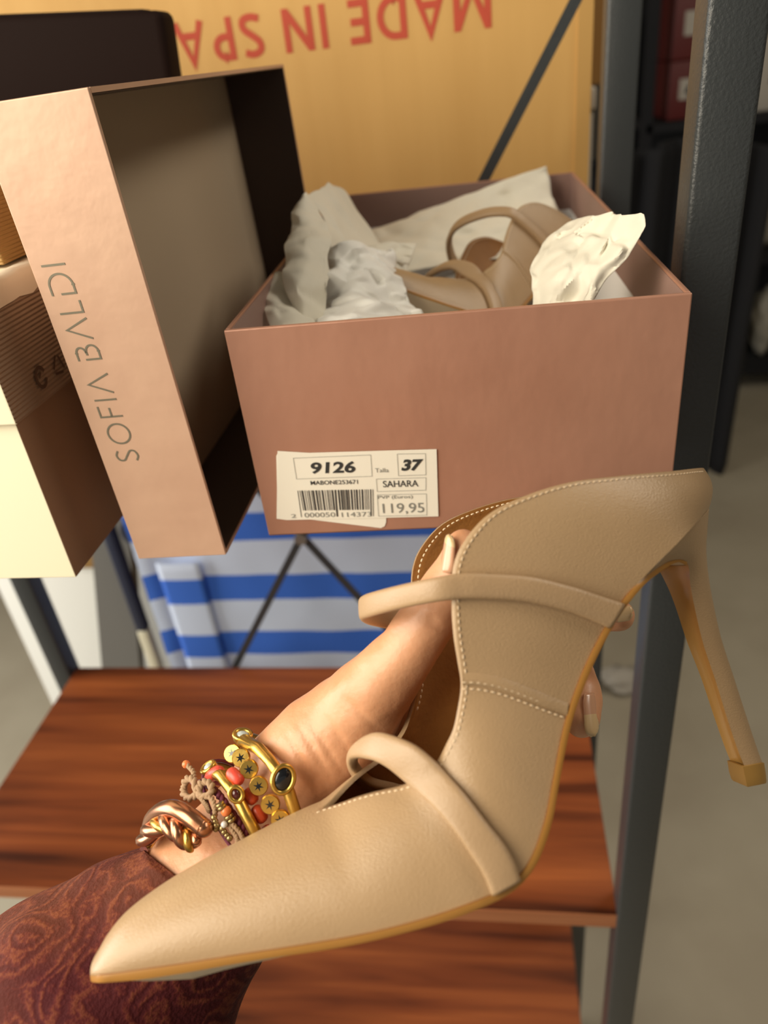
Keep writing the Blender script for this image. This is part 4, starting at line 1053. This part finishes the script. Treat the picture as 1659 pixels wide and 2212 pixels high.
# copper cuff: smooth bar and twisted bar
r6 = ring(318, 1795, 0.0285, z=.270, ex=(0.72, 0.69))
cu = root('copper_cuff', 'copper cuff with one smooth end and one twisted end by the sleeve', 'bracelet', r6.c)
def cpath(lst, n): return [Vector(p) for p in spline([list(atw(*p)) for p in lst], n)]
b = MB(); q = cpath([(318, 1800, .268), (330, 1770, .262), (350, 1752, .255), (376, 1748, .249), (408, 1764, .2445), (440, 1789, .2425)], 40); b.tube(q, [  .0031 * (0.8 + .2 * min(1, i / 8)) for i in range(40)], 18)
b.sphere(q[-1], .0031, 18); b.tube([r6(a, -0.001) for a in range(176, 400, 8)], 0.0030, 14); b.build('smooth_bar', M['copper'], cu)
q = cpath([(317, 1815, .267), (332, 1790, .259), (354, 1779, .252), (378, 1788, .247), (402, 1808, .2445), (424, 1828, .2435)], 70)
for s_, m in ((0, 'copper'), (1, 'copper'), (2, 'gold')):
    b = MB(); pr_ = []
    for i, p in enumerate(q):
        t = (q[min(i + 1, 69)] - q[max(i - 1, 0)]).normalized(); n = (CAMF - t * CAMF.dot(t)).normalized(); n2 = t.cross(n)
        a = i * 0.19 + s_ * 2.1; pr_.append(p + (n * math.cos(a) + n2 * math.sin(a)) * 0.0019)
    b.tube(pr_, [0.0021 if m == 'copper' else 0.0014] * 64 + [0.0021 * k if m == 'copper' else 0.0014 * k for k in (.97, .92, .85, .75, .6, .4)], 12); b.build('twisted_strand', M[m], cu)

# ------------------------------------------------------------------ tissue paper in the box
def crumple(p, seed=0):
    """facets meeting in creases"""
    d, c = noise.voronoi(p)
    tot = 0; acc = 0
    for dd, cc in zip(d, c):
        w = math.exp(-9.0 * (dd - d[0])); r = noise.cell_vector(cc * 7.31 + Vector((seed, 0, 0))) - Vector((.5, .5, .5))
        acc += w * (2.4 * r.dot(p - cc) + 0.35 * r.x); tot += w
    return acc / tot
def ridged(p): return 1 - abs(noise.noise(p)) * 2
def tissue(label, left, right, m, bulge=0.01, amp=0.006, seed=0, n=70, k=50, fs=60):
    """a crumpled sheet between two edges given as pixels with a distance Y"""
    Lp = [Vector(p) for p in spline([list(aty(*p)) for p in left], n)]; Rp = [Vector(p) for p in spline([list(aty(*p)) for p in right], n)]
    rows = []; sv = Vector((seed, seed * 2, 0))
    for i in range(n):
        r = []
        for j in range(k):
            t = j / (k - 1); p = Lp[i].lerp(Rp[i], t)
            edge = math.sin(math.pi * t)
            nn = Vector((0.1, -0.85, 0.5))
            v = p * fs + sv
            d = amp * (1.5 * crumple(v * .55, seed) + .7 * crumple(v * 1.3 + sv, seed + 1)) + 0.5 * amp * noise.noise(v * .3)
            r.append(p + nn * (bulge * edge + d) + Vector((1, 0, 0)) * amp * .5 * noise.noise(v * .7 + Vector((9, 9, 9))))
        rows.append(r)
    b = MB(); b.grid(rows); o = b.build('tissue_paper', M[m], angle=40)
    sd = o.modifiers.new('s', 'SOLIDIFY'); sd.thickness = 0.0003
    tag(o, label, 'tissue paper', 'tissue papers in the rose box'); return o
tissue('tall curled cream tissue sheet at the left inside the rose box', [(655, 424, .455), (630, 465, .43), (617, 510, .405), (612, 570, .378), (612, 625, .36), (640, 690, .345)],
       [(664, 422, .46), (694, 462, .44), (713, 505, .415), (717, 560, .39), (710, 640, .365), (690, 712, .345)], 'tissue', .007, .0055, 1, fs=62)
tissue('shaded tissue flap curling right behind the tall cream sheet', [(664, 424, .462), (694, 464, .443), (713, 508, .42), (720, 560, .40)], [(708, 392, .52), (748, 414, .54), (790, 480, .545), (835, 548, .53)], 'tissue', -.004, .0035, 2, fs=50)
tissue('small creased tissue piece in the front left corner of the rose box', [(588, 595, .385), (566, 625, .365), (565, 665, .345), (580, 712, .325)], [(620, 590, .385), (650, 640, .37), (668, 680, .35), (690, 712, .33)], 'tissue', .006, .004, 3)
tissue('bright white crumpled tissue wad in front of the shoe toe', [(706, 538, .405), (694, 600, .385), (690, 650, .37), (690, 715, .335)], [(845, 545, .44), (870, 600, .41), (895, 650, .38), (915, 700, .345)], 'tissuew', .014, .009, 4, fs=75)
tissue('small crumpled tissue ridge above the white wad', [(720, 540, .45), (730, 560, .44), (740, 580, .425)], [(905, 535, .47), (890, 570, .455), (870, 620, .43)], 'tissue', .008, .008, 5)
tissue('wide tissue sheet draped along the back of the rose box', [(770, 520, .60), (790, 500, .585), (800, 540, .54), (800, 600, .50)], [(1180, 360, .615), (1195, 420, .60), (1215, 470, .575), (1240, 540, .54)], 'tissue', .006, .004, 6, n=50, k=50)
tissue('crumpled tissue wad with a folded corner at the right of the box', [(1225, 478, .372), (1168, 530, .366), (1150, 580, .356), (1150, 620, .346), (1160, 690, .332)],
       [(1385, 464, .318), (1384, 498, .318), (1350, 555, .320), (1310, 610, .320), (1262, 690, .316)], 'tissue', .006, .0065, 7, fs=95)
# a bed of white tissue below everything
b = MB(); rows = []
for i in range(60):
    rows.append([BP(0.006 + (BW - 0.012) * j / 35, 0.006 + (BD - 0.012) * i / 59, 0.022 + 0.012 * ridged(Vector((j * .12, i * .12, 4))) + .008 * noise.noise(Vector((j * .3, i * .3, 1)))) for j in range(36)])
b.grid(rows); o = b.build('tissue_bed', M['tissuew'], angle=25); sd = o.modifiers.new('s', 'SOLIDIFY'); sd.thickness = 0.0004
tag(o, 'layer of white tissue covering the bottom of the rose box', 'tissue paper')

# a scrap of white paper on the floor behind the shelf
bm = bmesh.new(); bmesh.ops.create_icosphere(bm, subdivisions=3, radius=1.0); pc = atz(1345, 1465, -1.42)
for v in bm.verts:
    d = 1 + 0.5 * crumple(v.co * 1.7, 3)
    v.co = Vector((pc.x + v.co.x * .055 * d, pc.y + v.co.y * .04 * d, 0.032 + v.co.z * .030 * min(1, d)))
b = MB(); b.bm(bm); tag(b.build('crumpled_paper', M['greycard'], angle=60), 'crumpled scrap of pale paper on the concrete floor behind the shelf', 'paper')
